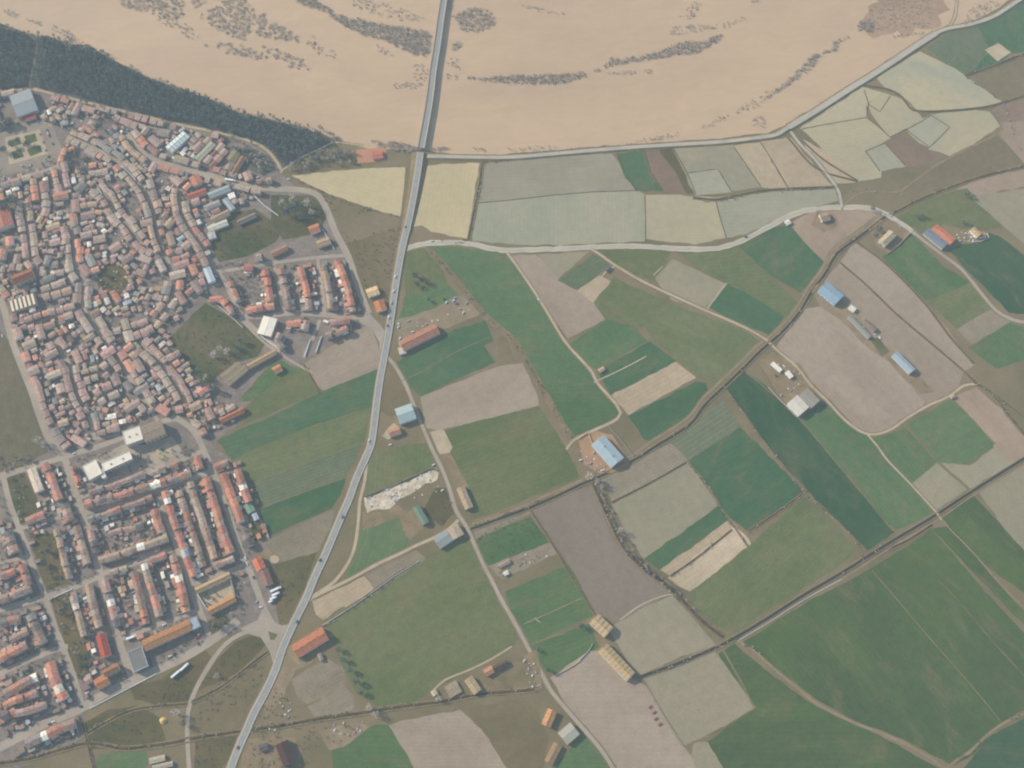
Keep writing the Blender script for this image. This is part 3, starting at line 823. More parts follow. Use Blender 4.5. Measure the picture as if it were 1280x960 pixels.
# paved square with garden beds
sheet("town_square_paving", P("-30,168 10,160 52,152 68,160 76,190 68,206 30,214 -30,226"), rough_mat("square_paving", alb((158,152,144)), alb((148,143,136)), 0.05, 0.1), 0.17, 0.4)
for s_ in ("6,172 50,162 60,192 12,206",):
    sheet("gravel_walk", P(s_), M_DIRT, 0.2, 0.3)
for s_ in ("10,176 24,172 27,180 14,184","30,170 44,167 47,176 34,181","14,190 26,186 30,196 18,200","34,186 50,181 53,190 38,195"):
    sheet("garden_bed_lawn", P(s_), rough_mat("lawn", alb((104,118,98)), alb((120,125,105)), 0.1, 0.25), 0.24, 0.6)
STREETS.append((np.array([tuple(G(x, y).xy) for x, y in P("5,190 60,176")]), 27.0))
for s_, m_ in (("140,350 150,345 156,358 144,366", M_DITCH),):
    pass
# dirt yards and bright rubble
sheet("dirt_yard", P("500,415 535,392 560,382 585,378 598,388 600,394 560,410 520,422 505,432"), M_DIRT_BROWN, 0.1, 1.0)
rub = rough_mat("pale_rubble", alb((212,206,194)), alb((178,168,152)), 0.12, 0.3, 0.95, 0.8)
sheet("rubble_yard", P("456,622 480,612 510,601 540,587 549,590 546,600 520,612 500,626 480,636 459,640"), rub, 0.12, 1.8)
sheet("dirt_yard", P("455,640 478,638 496,630 508,640 470,658 453,662"), M_BANK, 0.1, 1.5)
sheet("concrete_yard", P("537,540 554,536 566,559 562,566 550,568"), M_DIRT, 0.11, 0.3)
sheet("gravel_yard", P("553,570 562,566 576,590 586,608 574,612"), M_BANK, 0.1, 0.8)
sheet("dirt_yard", P("496,640 506,637 520,636 530,660 513,676 506,668"), M_BANK, 0.1, 0.6)
sheet("dirt_yard", P("478,545 492,528 500,536 486,550"), M_DIRT, 0.1, 0.6)
sheet("farm_yard", P("722,545 745,538 765,543 788,578 776,590 748,592 730,580"), rough_mat("reddish_yard", alb((178,152,130)), alb((160,142,124)), 0.08, 0.15), 0.1, 0.6)
sheet("farm_yard", P("1085,285 1100,275 1122,275 1138,292 1112,318 1096,308"), M_BANK, 0.1, 0.8)
sheet("farm_yard", P("948,452 966,440 1000,455 1012,474 1030,498 1000,522 985,512 965,480"), M_BANK, 0.1, 0.8)
sheet("farm_yard", P("1012,360 1024,353 1058,378 1072,390 1095,425 1120,440 1110,452 1080,430 1052,402 1025,382"), M_DIRT_BROWN, 0.1, 1.0)
sheet("farm_yard", P("1104,445 1124,440 1148,468 1168,490 1150,492 1128,470"), M_BANK, 0.1, 1.0)
sheet("grass_wedge", P("1088,424 1098,422 1112,440 1102,446"), M_VERGE_G, 0.105, 0.5)
sheet("dirt_yard", P("1022,262 1042,268 1046,282 1030,292 1014,280"), M_BANK, 0.1, 1.2)
sheet("farm_yard", P("1192,286 1228,288 1236,296 1222,304 1198,306"), M_BANK, 0.1, 0.5)
sheet("dirt_yard", P("347,812 362,805 376,826 392,828 370,838 345,885 332,896 328,880"), M_DIRT_BROWN, 0.1, 1.4)
sheet("dirt_yard", P("300,925 340,920 372,922 378,958 300,970"), M_BANK, 0.1, 1.5)
sheet("dirt_yard", P("445,187 482,184 482,201 447,204"), rough_mat("pink_yard", alb((190,150,132)), alb((178,146,130)), 0.1, 0.12), 0.12, 0.6)
sheet("sports_court", P("186,567 211,552 218,570 191,581"), M_DIRT, 0.2, 0.1)
sheet("school_yard", P("120,574 152,556 180,556 215,545 236,574 200,590 150,606 105,614"), M_STREET, 0.15, 0.2)
sheet("dirt_yard", P("168,690 200,680 200,690 172,700"), M_STREET, 0.15, 0.2)
sheet("dirt_yard", P("655,820 672,812 678,862 668,862"), M_BANK, 0.1, 0.8)
sheet("garden_plot", P("578,852 636,828 662,826 672,858 600,866"), M_VERGE, 0.1, 0.8)
sheet("garden_plot", P("318,690 336,684 344,700 332,712"), M_BANK, 0.1, 0.8)
sheet("garden_plot", P("398,915 440,902 462,908 430,935 412,938"), M_DIRT_BROWN, 0.1, 1.2)
# thin wet furrows dividing the flooded plots
for s_ in ("1003,161 1040,154 1083,147", "1080,112 1086,130 1083,147 1098,158 1113,172", "1113,171 1124,166 1133,161", "1082,189 1106,179 1119,193 1132,207", "1082,189 1091,201 1100,214", "1133,162 1150,153 1164,144 1187,159 1175,172 1162,184 1148,174 1133,162",
           "917,183 934,208 951,233", "951,178 968,205 985,235", "894,248 900,272 908,297", "806,243 807,272 807,302", "842,186 859,216 870,243", "860,216 897,211 915,240", "594,254 640,250 690,244 740,240 800,238",
           "806,188 813,214 828,238", "772,193 784,222 797,240", "1085,130 1100,140 1113,120", "973,565 1003,617", "766,629 812,604 858,579"):
    road("plot_furrow", P(s_), 1.3, M_DITCH, z=0.115, jit=0.4, sm=False)
# ---------------------------------------------------------------- vegetation
nr = np.random.default_rng(11)
def foliage(centres, rad, hgt, n, leaf, tints, tjit=0.18, trunk=True, flat=1.0):
    """leaf-sized faces through each crown's volume. centres (k,3) = foot of each tree; rad, hgt (k,)"""
    k = len(centres)
    u = nr.normal(size=(k, n, 3)); u /= np.linalg.norm(u, axis=2, keepdims=True)
    # uneven outline: each crown has its own lobes
    ph = nr.uniform(0, 6.28, (k, 1)); ang = np.arctan2(u[..., 1], u[..., 0])
    lob = 1 + 0.22 * np.sin(3 * ang + ph) + 0.14 * np.sin(5 * ang + 2 * ph)
    r = (nr.uniform(0.25, 1.0, (k, n)) ** 0.6) * lob
    ctr = centres[:, None, :] + np.zeros((k, n, 3))
    cz = hgt * 0.62
    P_ = ctr.copy()
    P_[..., 0] += u[..., 0] * r * rad[:, None]; P_[..., 1] += u[..., 1] * r * rad[:, None]
    P_[..., 2] += cz[:, None] + u[..., 2] * r * (hgt * 0.40 * flat)[:, None]
    P_ = P_.reshape(-1, 3); m = len(P_)
    a = nr.normal(size=(m, 3)); a[:, 2] *= 0.7; a /= np.linalg.norm(a, axis=1, keepdims=True)
    b = nr.normal(size=(m, 3)); b[:, 2] *= 0.5; b -= a * (a * b).sum(1, keepdims=True); b /= np.linalg.norm(b, axis=1, keepdims=True)
    s = nr.uniform(0.6, 1.3, (m, 1)) * leaf
    V = np.stack([P_ - a * s, P_ + b * s * 0.7, P_ + a * s, P_ - b * s * 0.7], 1).reshape(-1, 3)
    F = np.arange(4 * m).reshape(m, 4)
    t = np.array(tints)[nr.integers(0, len(tints), k)] * (1 + nr.uniform(-tjit, tjit, (k, 1)))
    T = np.repeat(t, n, 0) * (1 + nr.uniform(-tjit, tjit, (m, 1)))
    if trunk:
        q = np.array([(1, 0), (-0.5, 0.87), (-0.5, -0.87)])
        tr = (0.05 + hgt * 0.014)
        lo = np.concatenate([centres[:, None, :2] + q * tr[:, None, None], np.repeat((centres[:, None, 2:] - 0.3), 3, 1)], 2)
        hi = np.concatenate([centres[:, None, :2] + q * tr[:, None, None] * 0.4, np.repeat((centres[:, None, 2:] + cz[:, None, None]), 3, 1)], 2)
        VV = np.concatenate([lo, hi], 1).reshape(-1, 3); bI = len(V) + np.arange(k)[:, None] * 6
        FF = np.concatenate([bI + np.array(x) for x in ([0, 1, 4, 3], [1, 2, 5, 4], [2, 0, 3, 5])], 0)
        V = np.concatenate([V, VV]); F = np.concatenate([F, FF]); T = np.concatenate([T, np.full((len(FF), 3), (0.11, 0.085, 0.065))])
    return V, F, np.clip(T, 0.008, 0.8)

def inside(poly, x, y):
    c = False; n = len(poly); j = n - 1
    for i in range(n):
        if (poly[i][1] > y) != (poly[j][1] > y) and x < (poly[j][0]-poly[i][0]) * (y-poly[i][1]) / (poly[j][1]-poly[i][1]) + poly[i][0]: c = not c
        j = i
    return c
def scatter(polys, spacing, keep=1.0, clump=0.0, avoid=None, thr=0.0):
    pts = []
    for s in polys:
        w = [tuple(G(x, y).xy) for x, y in P(s)]
        x0, x1 = min(p[0] for p in w), max(p[0] for p in w); y0, y1 = min(p[1] for p in w), max(p[1] for p in w)
        y = y0
        while y < y1:
            x = x0
            while x < x1:
                xx, yy = x + rnd.uniform(-.5, .5) * spacing, y + rnd.uniform(-.5, .5) * spacing
                ok = rnd.random() < keep
                if ok and clump: ok = mnoise.noise(Vector((xx * clump, yy * clump, 3.1))) > thr + rnd.uniform(-0.15, 0.15)
                if ok and inside(w, xx, yy) and not (avoid and avoid(xx, yy)): pts.append((xx, yy, 0.03))
                x += spacing
            y += spacing
    return np.array(pts)
def along(lines, step, width, keep=1.0):
    pts = []
    for s in lines:
        c = smooth([G(x, y) for x, y in P(s)], step); ns = normals(c)
        for q, n in zip(c, ns):
            if rnd.random() < keep and mnoise.noise(q * 0.03) > -0.28:
                v = q + n * rnd.uniform(-.5, .5) * width + Vector((rnd.uniform(-1, 1), rnd.uniform(-1, 1), 0)); pts.append((v.x, v.y, 0.1))
    return np.array(pts)
def stuff(name, pts, rad, hgt, n, leaf, tints, label, trunk=True, **kw):
    k = len(pts)
    V, F, T = foliage(pts, nr.uniform(rad[0], rad[1], k), nr.uniform(hgt[0], hgt[1], k), n, leaf, tints, trunk=trunk, **kw)
    o = link(name, mesh_np(name, V, F, M_CROWN, T)); setp(o, label, kind='stuff'); return o

DARK = [(0.074, 0.104, 0.076), (0.092, 0.122, 0.082), (0.12, 0.13, 0.098), (0.10, 0.104, 0.084)]
BARE = [(0.36, 0.30, 0.235), (0.40, 0.335, 0.26), (0.31, 0.27, 0.21), (0.31, 0.29, 0.21)]
TWIG = [(0.20, 0.175, 0.15), (0.17, 0.155, 0.14), (0.22, 0.20, 0.16)]
BROWN = [(0.12, 0.10, 0.07), (0.14, 0.115, 0.085), (0.09, 0.095, 0.055)]
GREEN = [(0.055, 0.085, 0.038), (0.065, 0.09, 0.045), (0.05, 0.07, 0.04)]

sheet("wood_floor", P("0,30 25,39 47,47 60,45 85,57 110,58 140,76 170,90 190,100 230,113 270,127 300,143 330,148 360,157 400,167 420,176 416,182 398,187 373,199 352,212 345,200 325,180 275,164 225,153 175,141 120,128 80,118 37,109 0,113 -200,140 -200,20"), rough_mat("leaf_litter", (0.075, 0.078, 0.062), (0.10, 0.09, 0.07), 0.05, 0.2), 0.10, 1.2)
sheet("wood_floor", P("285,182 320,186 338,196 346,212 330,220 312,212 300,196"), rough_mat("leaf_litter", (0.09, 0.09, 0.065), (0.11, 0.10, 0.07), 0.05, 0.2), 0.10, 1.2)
FOREST = ["-150,25 0,33 24,42 40,49 41,60 38,78 34,94 32,109 0,113 -150,135",
          "51,49 62,48 85,60 110,61 140,79 170,93 190,103 230,116 270,130 300,146 330,150 360,158 395,168 415,178 395,185 372,197 350,204 340,192 325,178 275,163 225,152 175,140 120,127 80,116 46,108 45,92 48,76 52,60"]
stuff("riverside_wood", scatter(FOREST, 5.0, 0.95), (2.2, 3.9), (7, 14), 46, 0.8, DARK + DARK + [(0.11, 0.11, 0.10)], "dense dark riverside wood between the brown river and the town dike")
stuff("ragged_wood_edge", scatter(["0,26 25,36 60,42 110,55 150,76 190,94 240,113 300,138 340,144 400,160 424,172 424,182 396,166 330,152 268,132 228,120 188,106 138,84 84,64 46,54 0,40", "60,116 120,131 175,145 225,157 275,167 320,180 322,188 275,173 225,162 175,150 120,136 60,120"], 5.5, 0.38), (1.8, 3.4), (5, 10), 44, 0.75, DARK + [(0.13, 0.13, 0.10)], "loose trees straggling out of the riverside wood")
stuff("wood_edge_scrub", scatter(["0,30 25,39 47,46 85,57 140,75 190,99 230,112 270,126 300,142 330,147 420,176 420,180 360,160 300,148 230,119 190,107 140,83 85,63 50,52 24,46 0,37", "96,60 110,64 122,74 120,72 112,72", "0,12 10,10 24,18 22,22 6,20","30,22 48,26 52,32 40,30", "60,30 85,38 100,52 115,60 130,68 120,70 96,56 70,42"], 4.2, 0.55), (1.2, 2.4), (2.5, 6), 30, 0.5, BARE, "bare willow scrub along the river edge of the wood")
stuff("garden_woodland", scatter(["288,184 320,188 336,198 345,212 328,218 314,210 302,198", "352,214 372,200 398,188 446,188 446,205 400,209 372,216"], 5.0, 0.7), (2, 3.6), (5, 9), 44, 0.7, DARK + BARE, "mixed trees between the dike path and the town's north edge")
stuff("flooded_willow_thicket", scatter([
    "137,-15 225,-10 232,16 218,26 190,22 155,8", "235,-20 300,-8 318,14 316,44 300,52 268,34 244,20",
    "320,22 335,13 350,18 380,34 396,45 398,60 380,54 350,48 320,50", "290,52 320,56 350,62 385,78 390,88 350,84 320,74 280,66 255,56"], 5.2, 0.9, 0.02, thr=-0.22),
    (2.2, 4.0), (1.0, 2.4), 40, 0.55, BARE, "grey leafless willows standing in flood water left of the bridge")
stuff("flooded_willow_thicket", scatter([
    "360,-14 385,-8 420,18 460,27 495,33 520,36 540,42 533,70 520,70 505,63 480,50 455,44 430,32 400,12 370,4",
    ], 4.0, 0.97), (2.2, 3.8), (1.6, 3.4), 46, 0.55, BARE, "long dense belt of bare grey willows in the river by the bridge")
stuff("flooded_willow_thicket", scatter([
    "568,20 580,12 600,9 614,16 620,27 610,37 590,41 574,38", "563,52 575,50 580,58 566,63",
    "1072,28 1090,24 1092,40 1072,40"], 4.6, 0.95), (2.2, 3.6), (1.4, 3), 42, 0.55, BARE, "round clump of bare willows in the flood right of the bridge")
stuff("flooded_willow_thicket", scatter([
    "575,96 600,97 640,94 690,93 734,90 733,97 690,106 640,104 605,101", "740,89 755,84 762,72 772,74 800,70 830,62 852,52 880,51 903,42 900,50 880,60 868,67 840,69 815,74 790,77 760,84 745,90",
    "960,118 980,104 1000,84 1018,66 1026,70 1010,88 990,102 968,117 955,124", "1025,66 1048,55 1044,62 1028,68", "1038,54 1062,44 1058,48 1042,56",
    "464,176 500,178 530,184 528,192 500,190 470,182", "535,184 560,184 566,187 536,190"], 3.6, 0.96), (1.8, 3.2), (1.4, 3), 42, 0.5, BARE, "thin curved belts of bare willows following the drowned river bank")
stuff("drowned_shrubs", scatter([
    "440,-10 480,4 520,16 532,26 500,26 470,18 440,8", "470,55 492,66 490,72 474,66", "515,78 535,80 532,105 518,100", "490,102 528,104 520,112 492,110",
    "560,-5 570,4 566,24 556,16", "557,72 575,72 576,88 560,86", "555,90 572,94 576,100 558,98", "645,6 672,8 712,18 708,20 670,14", "836,35 850,32 895,30 898,36 862,42 838,44",
    "846,22 868,0 880,6 864,24","900,30 935,18 930,24 902,38", "935,0 950,0 944,8 936,6", "745,92 775,90 830,86 812,92 780,94", "625,186 670,182 728,186 722,190 660,192", "735,184 775,180 772,186 740,186",
    "780,180 800,174 824,170 855,164 850,168 826,176 800,180 785,184", "873,160 890,150 905,142 912,146 895,154 878,162", "912,140 940,126 960,112 968,116 945,134 920,142",
    "938,150 950,144 962,150 955,160 942,160", "1095,45 1140,40 1160,38 1150,44 1110,48", "1196,40 1230,20 1250,4 1240,0 1215,10 1200,24",
    "200,14 232,30 250,46 240,50 215,36 196,24", "385,48 420,66 418,76 390,64","590,184 620,186 618,190 592,188"], 4.0, 0.55), (0.9, 2.2), (1, 2.6), 26, 0.45, BARE, "scattered drowned bushes showing above the flood")
stuff("drowned_shrubs", scatter(["1076,28 1094,4 1098,-15 1130,-18 1162,-15 1165,8 1170,29 1150,38 1120,39 1092,38"], 5.5, 0.7), (1.4, 2.6), (0.6, 1.2), 16, 0.5, BARE, "brown half-flooded scrub by the upper right dike")
# growth along ditches and canals
stuff("ditch_thicket", along(["742,602 755,632 770,665 785,690 803,708 828,727 848,744 876,774 905,797 920,797", "750,603 762,640 778,672 796,700 822,724 846,740"], 2.6, 8, 0.6), (1.2, 2.6), (2, 5), 36, 0.5, BARE + BROWN, "dark leafless thicket following the ditch beside the ploughed field")
stuff("hedge_shrubs", along([
    "588,660 640,641 677,627 720,607 745,598", "790,575 822,555 847,540 867,524 882,504 904,482 928,460 952,436 964,426 987,404 1002,385 1017,360 1032,340 1047,315 1067,300 1087,285 1107,270",
    "802,846 830,836 852,828 890,812 920,797", "1040,724 1080,697 1120,672", "-20,956 40,946 108,928 155,934 210,928 250,920 320,910 350,906 400,897 450,890 500,882 548,876 600,866 640,862 672,858",
    "105,918 130,903 160,888 190,882 235,878", "240,878 275,860 300,842 335,815", "535,310 552,330 572,352 602,391 640,424 664,462 680,490 700,525 716,552",
    "604,204 600,230 594,260 586,300", "640,199 620,203", "870,249 893,252 915,248 960,240 1045,235", "1112,268 1150,248 1195,230 1225,220 1256,212 1290,203", "1206,94 1240,82 1265,72 1290,62",
    "1055,238 1080,238 1110,242 1150,246", "1218,478 1240,492 1262,520 1285,548", "1205,95 1225,108 1252,128", "1253,128 1284,206", "903,640 920,664 936,684", "904,482 930,517 960,559 1007,615 1045,652 1081,688",
    "858,577 880,603 905,640", "915,662 870,698 838,720", "432,303 470,292 500,286", "425,280 458,262 500,272", "366,220 400,240 440,256 490,270", "520,210 517,240 513,285", "527,210 522,240 516,280",
    "405,243 425,280 436,306", "936,664 970,642 1003,618", "455,624 500,604 540,586", "403,785 440,760 490,724", "99,895 108,920 118,962","745,600 738,596 732,604","1182,962 1196,950 1212,940 1236,917 1262,900 1290,888",
    "1222,480 1250,500 1290,530", "870,774 905,797 921,800 950,815", "585,300 560,303 530,300"], 3.2, 4, 0.45), (0.8, 1.7), (0.8, 2.8), 26, 0.45, BROWN + BARE + GREEN, "low brown scrub and reeds growing along ditches and field edges", trunk=False)
# verge tufts everywhere on rough ground
stuff("grass_tufts", scatter(["338,708 394,692 378,735 350,776", "105,905 175,885 205,925 112,935", "212,850 262,822 232,878 170,872", "268,830 325,792 330,805 248,862", "247,868 332,825 318,868 250,905", "244,925 296,912 270,965 246,965",
    "214,424 257,380 302,405 330,430 292,452 262,480 226,445", "268,296 318,262 350,285 345,302 275,326", "440,310 500,290 498,340 486,385 458,368", "530,640 562,612 568,640 552,656", "318,896 350,850 372,900 460,905 380,960 300,960",
    "592,672 660,640 684,678 612,706 690,690 628,722"], 4.5, 0.35), (0.6, 1.6), (0.5, 1.5), 20, 0.4, GREEN + BROWN, "weeds and rough tufts on the unused ground", trunk=False)

# single trees: four crowns, copied
TREE = []
for i_, (tt, leaf_) in enumerate(((GREEN, 0.6), (DARK, 0.6), (BARE, 0.45), (BROWN, 0.5))):
    V, F, T = foliage(np.array([(0, 0, 0.)]), np.array([3.2]), np.array([8.0]), 150, leaf_, tt, 0.3, trunk=False)
    cm = mesh_np("crown", V, F, M_CROWN, T)
    b_ = MB(); b_.cyl(0, 0, -0.2, 3.4, 0.28, 0.18, 7)
    for q in range(5):
        an = q * 1.26 + i_; M_ = Matrix.Translation((0, 0, 2.6 + 0.2 * q)) @ Matrix.Rotation(an, 4, 'Z') @ Matrix.Rotation(R(42), 4, 'Y')
        b_.cyl(0, 0, 0, 3.2, 0.12, 0.03, 5, M=M_)
    TREE.append((cm, mesh("trunk", b_.v, b_.f, [M_BARK], b_.mi)))
def tree(kind, px, py, s, label, group=None, name=None):
    name = name or ('bare_tree' if kind >= 2 else 'leafy_tree')
    e = link(name, None, loc=G(px, py)); setp(e, label, "tree", group)
    e.scale = (s, s, s * rnd.uniform(0.85, 1.1)); e.rotation_euler = (0, 0, rnd.uniform(0, 6))
    link("crown", TREE[kind][0], e); link("trunk", TREE[kind][1], e)
for a_ in [
 (0,727,783,1.2,"dark round tree at the left corner of the tan roofed barn"),
 (0,673,813,0.8,"small green shrub tree beside the lane in the lower green field"),
 (1,413,797,1.0,"dark tree right behind the terracotta barn by the road junction"),
 (1,423,812,1.1,"second tree of the row behind the terracotta barn"),
 (1,430,825,1.2,"third tree of the row on the edge of the large green field"),
 (1,438,838,1.2,"fourth tree of the row on the edge of the large green field"),
 (1,446,852,1.3,"fifth tree of the row on the edge of the large green field"),
 (1,452,866,1.2,"last tree of the row near the ditch below the large green field"),
 (0,686,838,1.0,"green bush tree at the bottom corner of the small green field"),
 (2,736,598,1.8,"large bare tree over the canal left of the pale blue hangar"),
 (2,746,603,1.6,"bare tree over the canal below the pale blue hangar"),
 (2,752,609,1.2,"smaller bare tree where the ditch leaves the canal"),
 (2,775,664,1.4,"bare tree by the ditch with a shadow fanning over pale soil"),
 (1,1207,245,1.3,"lone dark tree in the green field at the upper right"),
 (1,1145,272,1.0,"dark shrub tree near the lane bend left of the blue and orange barn"),
 (1,1152,271,1.0,"dark shrub tree just left of the barn lane, right one of a pair"),
 (1,1203,279,0.9,"dark shrub tree above the walled white house at the right"),
 (1,1213,283,1.0,"dark tree touching the walled white house at the right"),
 (1,1098,289,1.5,"large dark tree against the small tan roofed barn at the canal"),
 (1,1094,296,1.2,"second dark tree against the small tan roofed barn at the canal"),
 (3,1090,262,1.2,"brown tree in the verge where the canal meets the country road"),
 (0,519,346,1.5,"green tree in the meadow just right of the main road"),
 (0,528,352,1.3,"right tree of the green clump in the meadow by the main road"),
 (0,522,357,1.3,"lower tree of the green clump in the meadow by the main road"),
 (0,536,376,0.8,"small tree above the dirt yard with parked vehicles"),
 (1,360,268,2.2,"tall dark tree in the fenced grove inside the road bend"),
 (1,372,262,2.0,"second dark tree in the fenced grove inside the road bend"),
 (2,366,252,1.8,"bare tree at the top of the grove inside the road bend"),
 (2,384,258,2.0,"bare tree right of the dark grove inside the road bend"),
 (2,353,256,1.7,"bare tree left of the dark grove inside the road bend"),
 (1,378,272,1.8,"dark tree at the lower edge of the grove inside the road bend"),
 (2,390,268,1.6,"bare tree close to the boulevard inside the road bend"),
 (2,258,474,1.6,"bare tree left of the two tan striped barns"),
 (1,248,468,1.8,"dark tree at the lower corner of the town meadow"),
 (1,255,482,1.8,"large dark tree below the town meadow"),
 (1,270,488,1.5,"dark tree between the town meadow and the striped barns"),
 (2,268,446,1.8,"bare tree in the middle of the town meadow"),
 (2,284,442,1.7,"bare tree right of centre in the town meadow"),
 (2,276,438,1.4,"upper bare tree of the three in the town meadow"),
 (1,296,436,1.4,"dark tree on the right side of the town meadow"),
 (1,302,428,1.3,"dark tree at the right corner of the town meadow"),
 (3,231,904,1.4,"brown tree beside the loop road at the lower left"),
 (2,222,892,1.8,"grey bare tree just above the pale heap near the loop road"),
 (2,272,845,1.2,"bare tree inside the loop road at the lower left"),
 (1,270,783,1.6,"dark tree on the green behind the long orange roofed hall"),
 (1,280,779,1.3,"right dark tree on the green behind the long orange roofed hall"),
 (1,122,352,1.6,"dark tree at the left end of the walled green garden in the old town"),
 (1,134,346,1.3,"dark tree in the middle of the walled green garden in the old town"),
 (1,9,262,2.4,"big dark tree beside the large pinkish roof at the left edge"),
 (1,19,255,2.4,"big dark tree of the old town park, right of its neighbour"),
 (1,6,190,1.6,"dark tree on the left side of the paved square"),
 (1,16,183,1.4,"dark tree in the upper left bed of the paved square"),
 (1,24,178,1.3,"dark tree beside the upper beds of the paved square"),
 (1,36,181,1.6,"dark tree in the middle of the paved square"),
 (1,98,197,1.9,"dark blue green tree in the garden right of the paved square"),
 (1,92,208,1.9,"lower tree of the dark garden right of the paved square"),
 (1,85,200,1.6,"left tree of the dark garden right of the paved square"),
 (1,127,160,2.0,"big dark tree near the start of the town boulevard"),
 (1,137,150,1.8,"dark tree above the start of the town boulevard"),
 (1,5,158,2.0,"dark tree at the left edge above the paved square"),
 (1,14,155,2.0,"dark tree at the upper left of the paved square"),
 (0,105,822,1.4,"green tree in the gardens left of the red roofed house"),
 (0,104,832,1.4,"lower green tree in the gardens left of the red roofed house"),
 (0,84,757,1.4,"green tree in the grassy plot by the town ring road"),
 (0,80,766,1.5,"lower green tree in the grassy plot by the town ring road"),
 (0,62,690,1.4,"green tree in the overgrown plot in the west of town"),
 (0,56,706,1.4,"lower green tree in the overgrown plot in the west of town"),
 (2,50,552,1.8,"bare tree by the ruined square plot at the left edge"),
 (2,57,558,1.6,"bare tree between the ring road and the square plot"),
 (0,97,590,1.2,"green tree on the pavement left of the white flat roofed school"),
 (0,101,606,1.2,"green tree below the white flat roofed school block"),
 (1,176,572,1.3,"dark tree in the school yard beside the sports court"),
 (3,233,560,0.9,"small brown tree on the strip of green by the school"),
 (0,238,570,1.0,"round bush on the traffic island by the school"),
 (2,548,873,1.3,"bare tree where the ditch passes the large green field"),
 (2,462,885,1.4,"bare tree over the ditch left of the large green field"),
 (2,470,893,1.4,"lower bare tree over the ditch by the large green field"),
 (1,1140,905,0.01,"x")]:
    if a_[3] > 0.1: tree(*a_)
# ---------------------------------------------------------------- building kit
M_METAL = tint_mat("painted_sheet_metal", 0.07, 0.2, 0.5)
M_FLAT = tint_mat("flat_roofing", 0.08, 0.15, 0.9)
def T_(rgb):
    g = sum(rgb) / 3
    k = 0.72 if max(rgb) - min(rgb) > 12 else 1.0
    return alb(tuple((g + (c - g) * k) * 0.96 for c in rgb))
CREAM = (0.55, 0.50, 0.42); WHITE = (0.72, 0.71, 0.68); BRICK = (0.36, 0.22, 0.16); GREY = (0.34, 0.33, 0.32); OCHRE = (0.50, 0.40, 0.27)
TILE = dict(orange=(194,149,134), red=(183,137,131), brown=(157,141,135), pink=(171,151,145), tan=(171,159,149), grey=(147,144,142), dark=(122,122,124), rust=(175,139,129), ochre=(176,158,141))

def walls_into(mb, L, D, h, rise, wt, x0=0.0, y0=0.0, mono=False):
    a, b = L / 2, D / 2
    if rise <= 0:
        mb.box(x0 - a, x0 + a, y0 - b, y0 + b, -0.3, h, 0, wt); return
    if mono:
        vs = [(-a,-b,-.3),(a,-b,-.3),(a,b,-.3),(-a,b,-.3),(-a,-b,h),(a,-b,h),(a,b,h+rise),(-a,b,h+rise)]
        mb.add([(x+x0, y+y0, z) for x, y, z in vs], [(0,1,5,4),(1,2,6,5),(2,3,7,6),(3,0,4,7)], 0, wt); return
    vs = [(-a,-b,-.3),(a,-b,-.3),(a,b,-.3),(-a,b,-.3),(-a,-b,h),(a,-b,h),(a,b,h),(-a,b,h),(-a,0,h+rise),(a,0,h+rise)]
    mb.add([(x+x0, y+y0, z) for x, y, z in vs], [(0,1,5,4),(1,2,6,9,5),(2,3,7,6),(3,0,4,8,7)], 0, wt)

def roof_into(mb, L, D, h, rise, rt, x0=0.0, y0=0.0, oh=0.4, th=0.22, mono=False, m=0, rt2=None):
    a, b = L / 2 + oh, D / 2 + oh
    if rise <= 0:
        mb.box(x0 - a + oh - 0.12, x0 + a - oh + 0.12, y0 - b + oh - 0.12, y0 + b - oh + 0.12, h + 0.003, h + th, m, rt); return
    if mono:
        k = rise / D; z0 = h - oh * k + 0.02; z1 = h + rise + oh * k + 0.02
        vs = [(-a,-b,z0),(a,-b,z0),(a,b,z1),(-a,b,z1),(-a,-b,z0+th),(a,-b,z0+th),(a,b,z1+th),(-a,b,z1+th)]
        mb.add([(x+x0, y+y0, z) for x, y, z in vs], [(0,3,2,1),(4,5,6,7),(0,1,5,4),(1,2,6,5),(2,3,7,6),(3,0,4,7)], m, rt); return
    k = rise / (D / 2); z0 = h - oh * k + 0.02; zr = h + rise + 0.02
    for s, tt in ((-1, rt), (1, rt2 or rt)):
        vs = [(-a, s*b, z0), (a, s*b, z0), (a, 0, zr), (-a, 0, zr), (-a, s*b, z0+th), (a, s*b, z0+th), (a, 0, zr+th), (-a, 0, zr+th)]
        fs = [(4,5,6,7),(0,1,5,4),(1,2,6,5),(3,0,4,7),(0,3,2,1)]
        if s > 0: fs = [f[::-1] for f in fs]
        mb.add([(x+x0, y+y0, z) for x, y, z in vs], fs, m, tt)

def rect_from(px, h):
    w = [G(x, y, h) for x, y in px]
    c = sum(w, Vector((0, 0, 0))) / 4
    e1 = (w[1] - w[0] + w[2] - w[3]) / 2; e2 = (w[2] - w[1] + w[3] - w[0]) / 2
    if e2.length > e1.length: e1, e2 = e2, e1
    L, D = e1.length, e2.length
    return c, L, D, math.atan2(e1.y, e1.x)

def ribs(e, L, D, h, rise, tint, n):
    """raised seams of a metal roof, one part"""
    mb = MB(); k = rise / (D / 2)
    for i in range(n):
        x = -L/2 + (i + 0.5) * L / n
        for s in (-1, 1):
            vs = [(x-.12, s*(D/2+.35), h-.35*k+.25), (x+.12, s*(D/2+.35), h-.35*k+.25), (x+.12, 0, h+rise+.27), (x-.12, 0, h+rise+.27)]
            vs2 = [(a, b, c+.14) for a, b, c in vs]
            mb.add(vs + vs2, [(4,5,6,7),(0,1,5,4),(1,2,6,5),(3,0,4,7)] if s < 0 else [(7,6,5,4),(4,5,1,0),(5,6,2,1),(7,4,0,3)], 0, tint)
    o = mb.build("roof_seams", [M_METAL], e, tint=True); o['kind'] = 'stuff'; return o

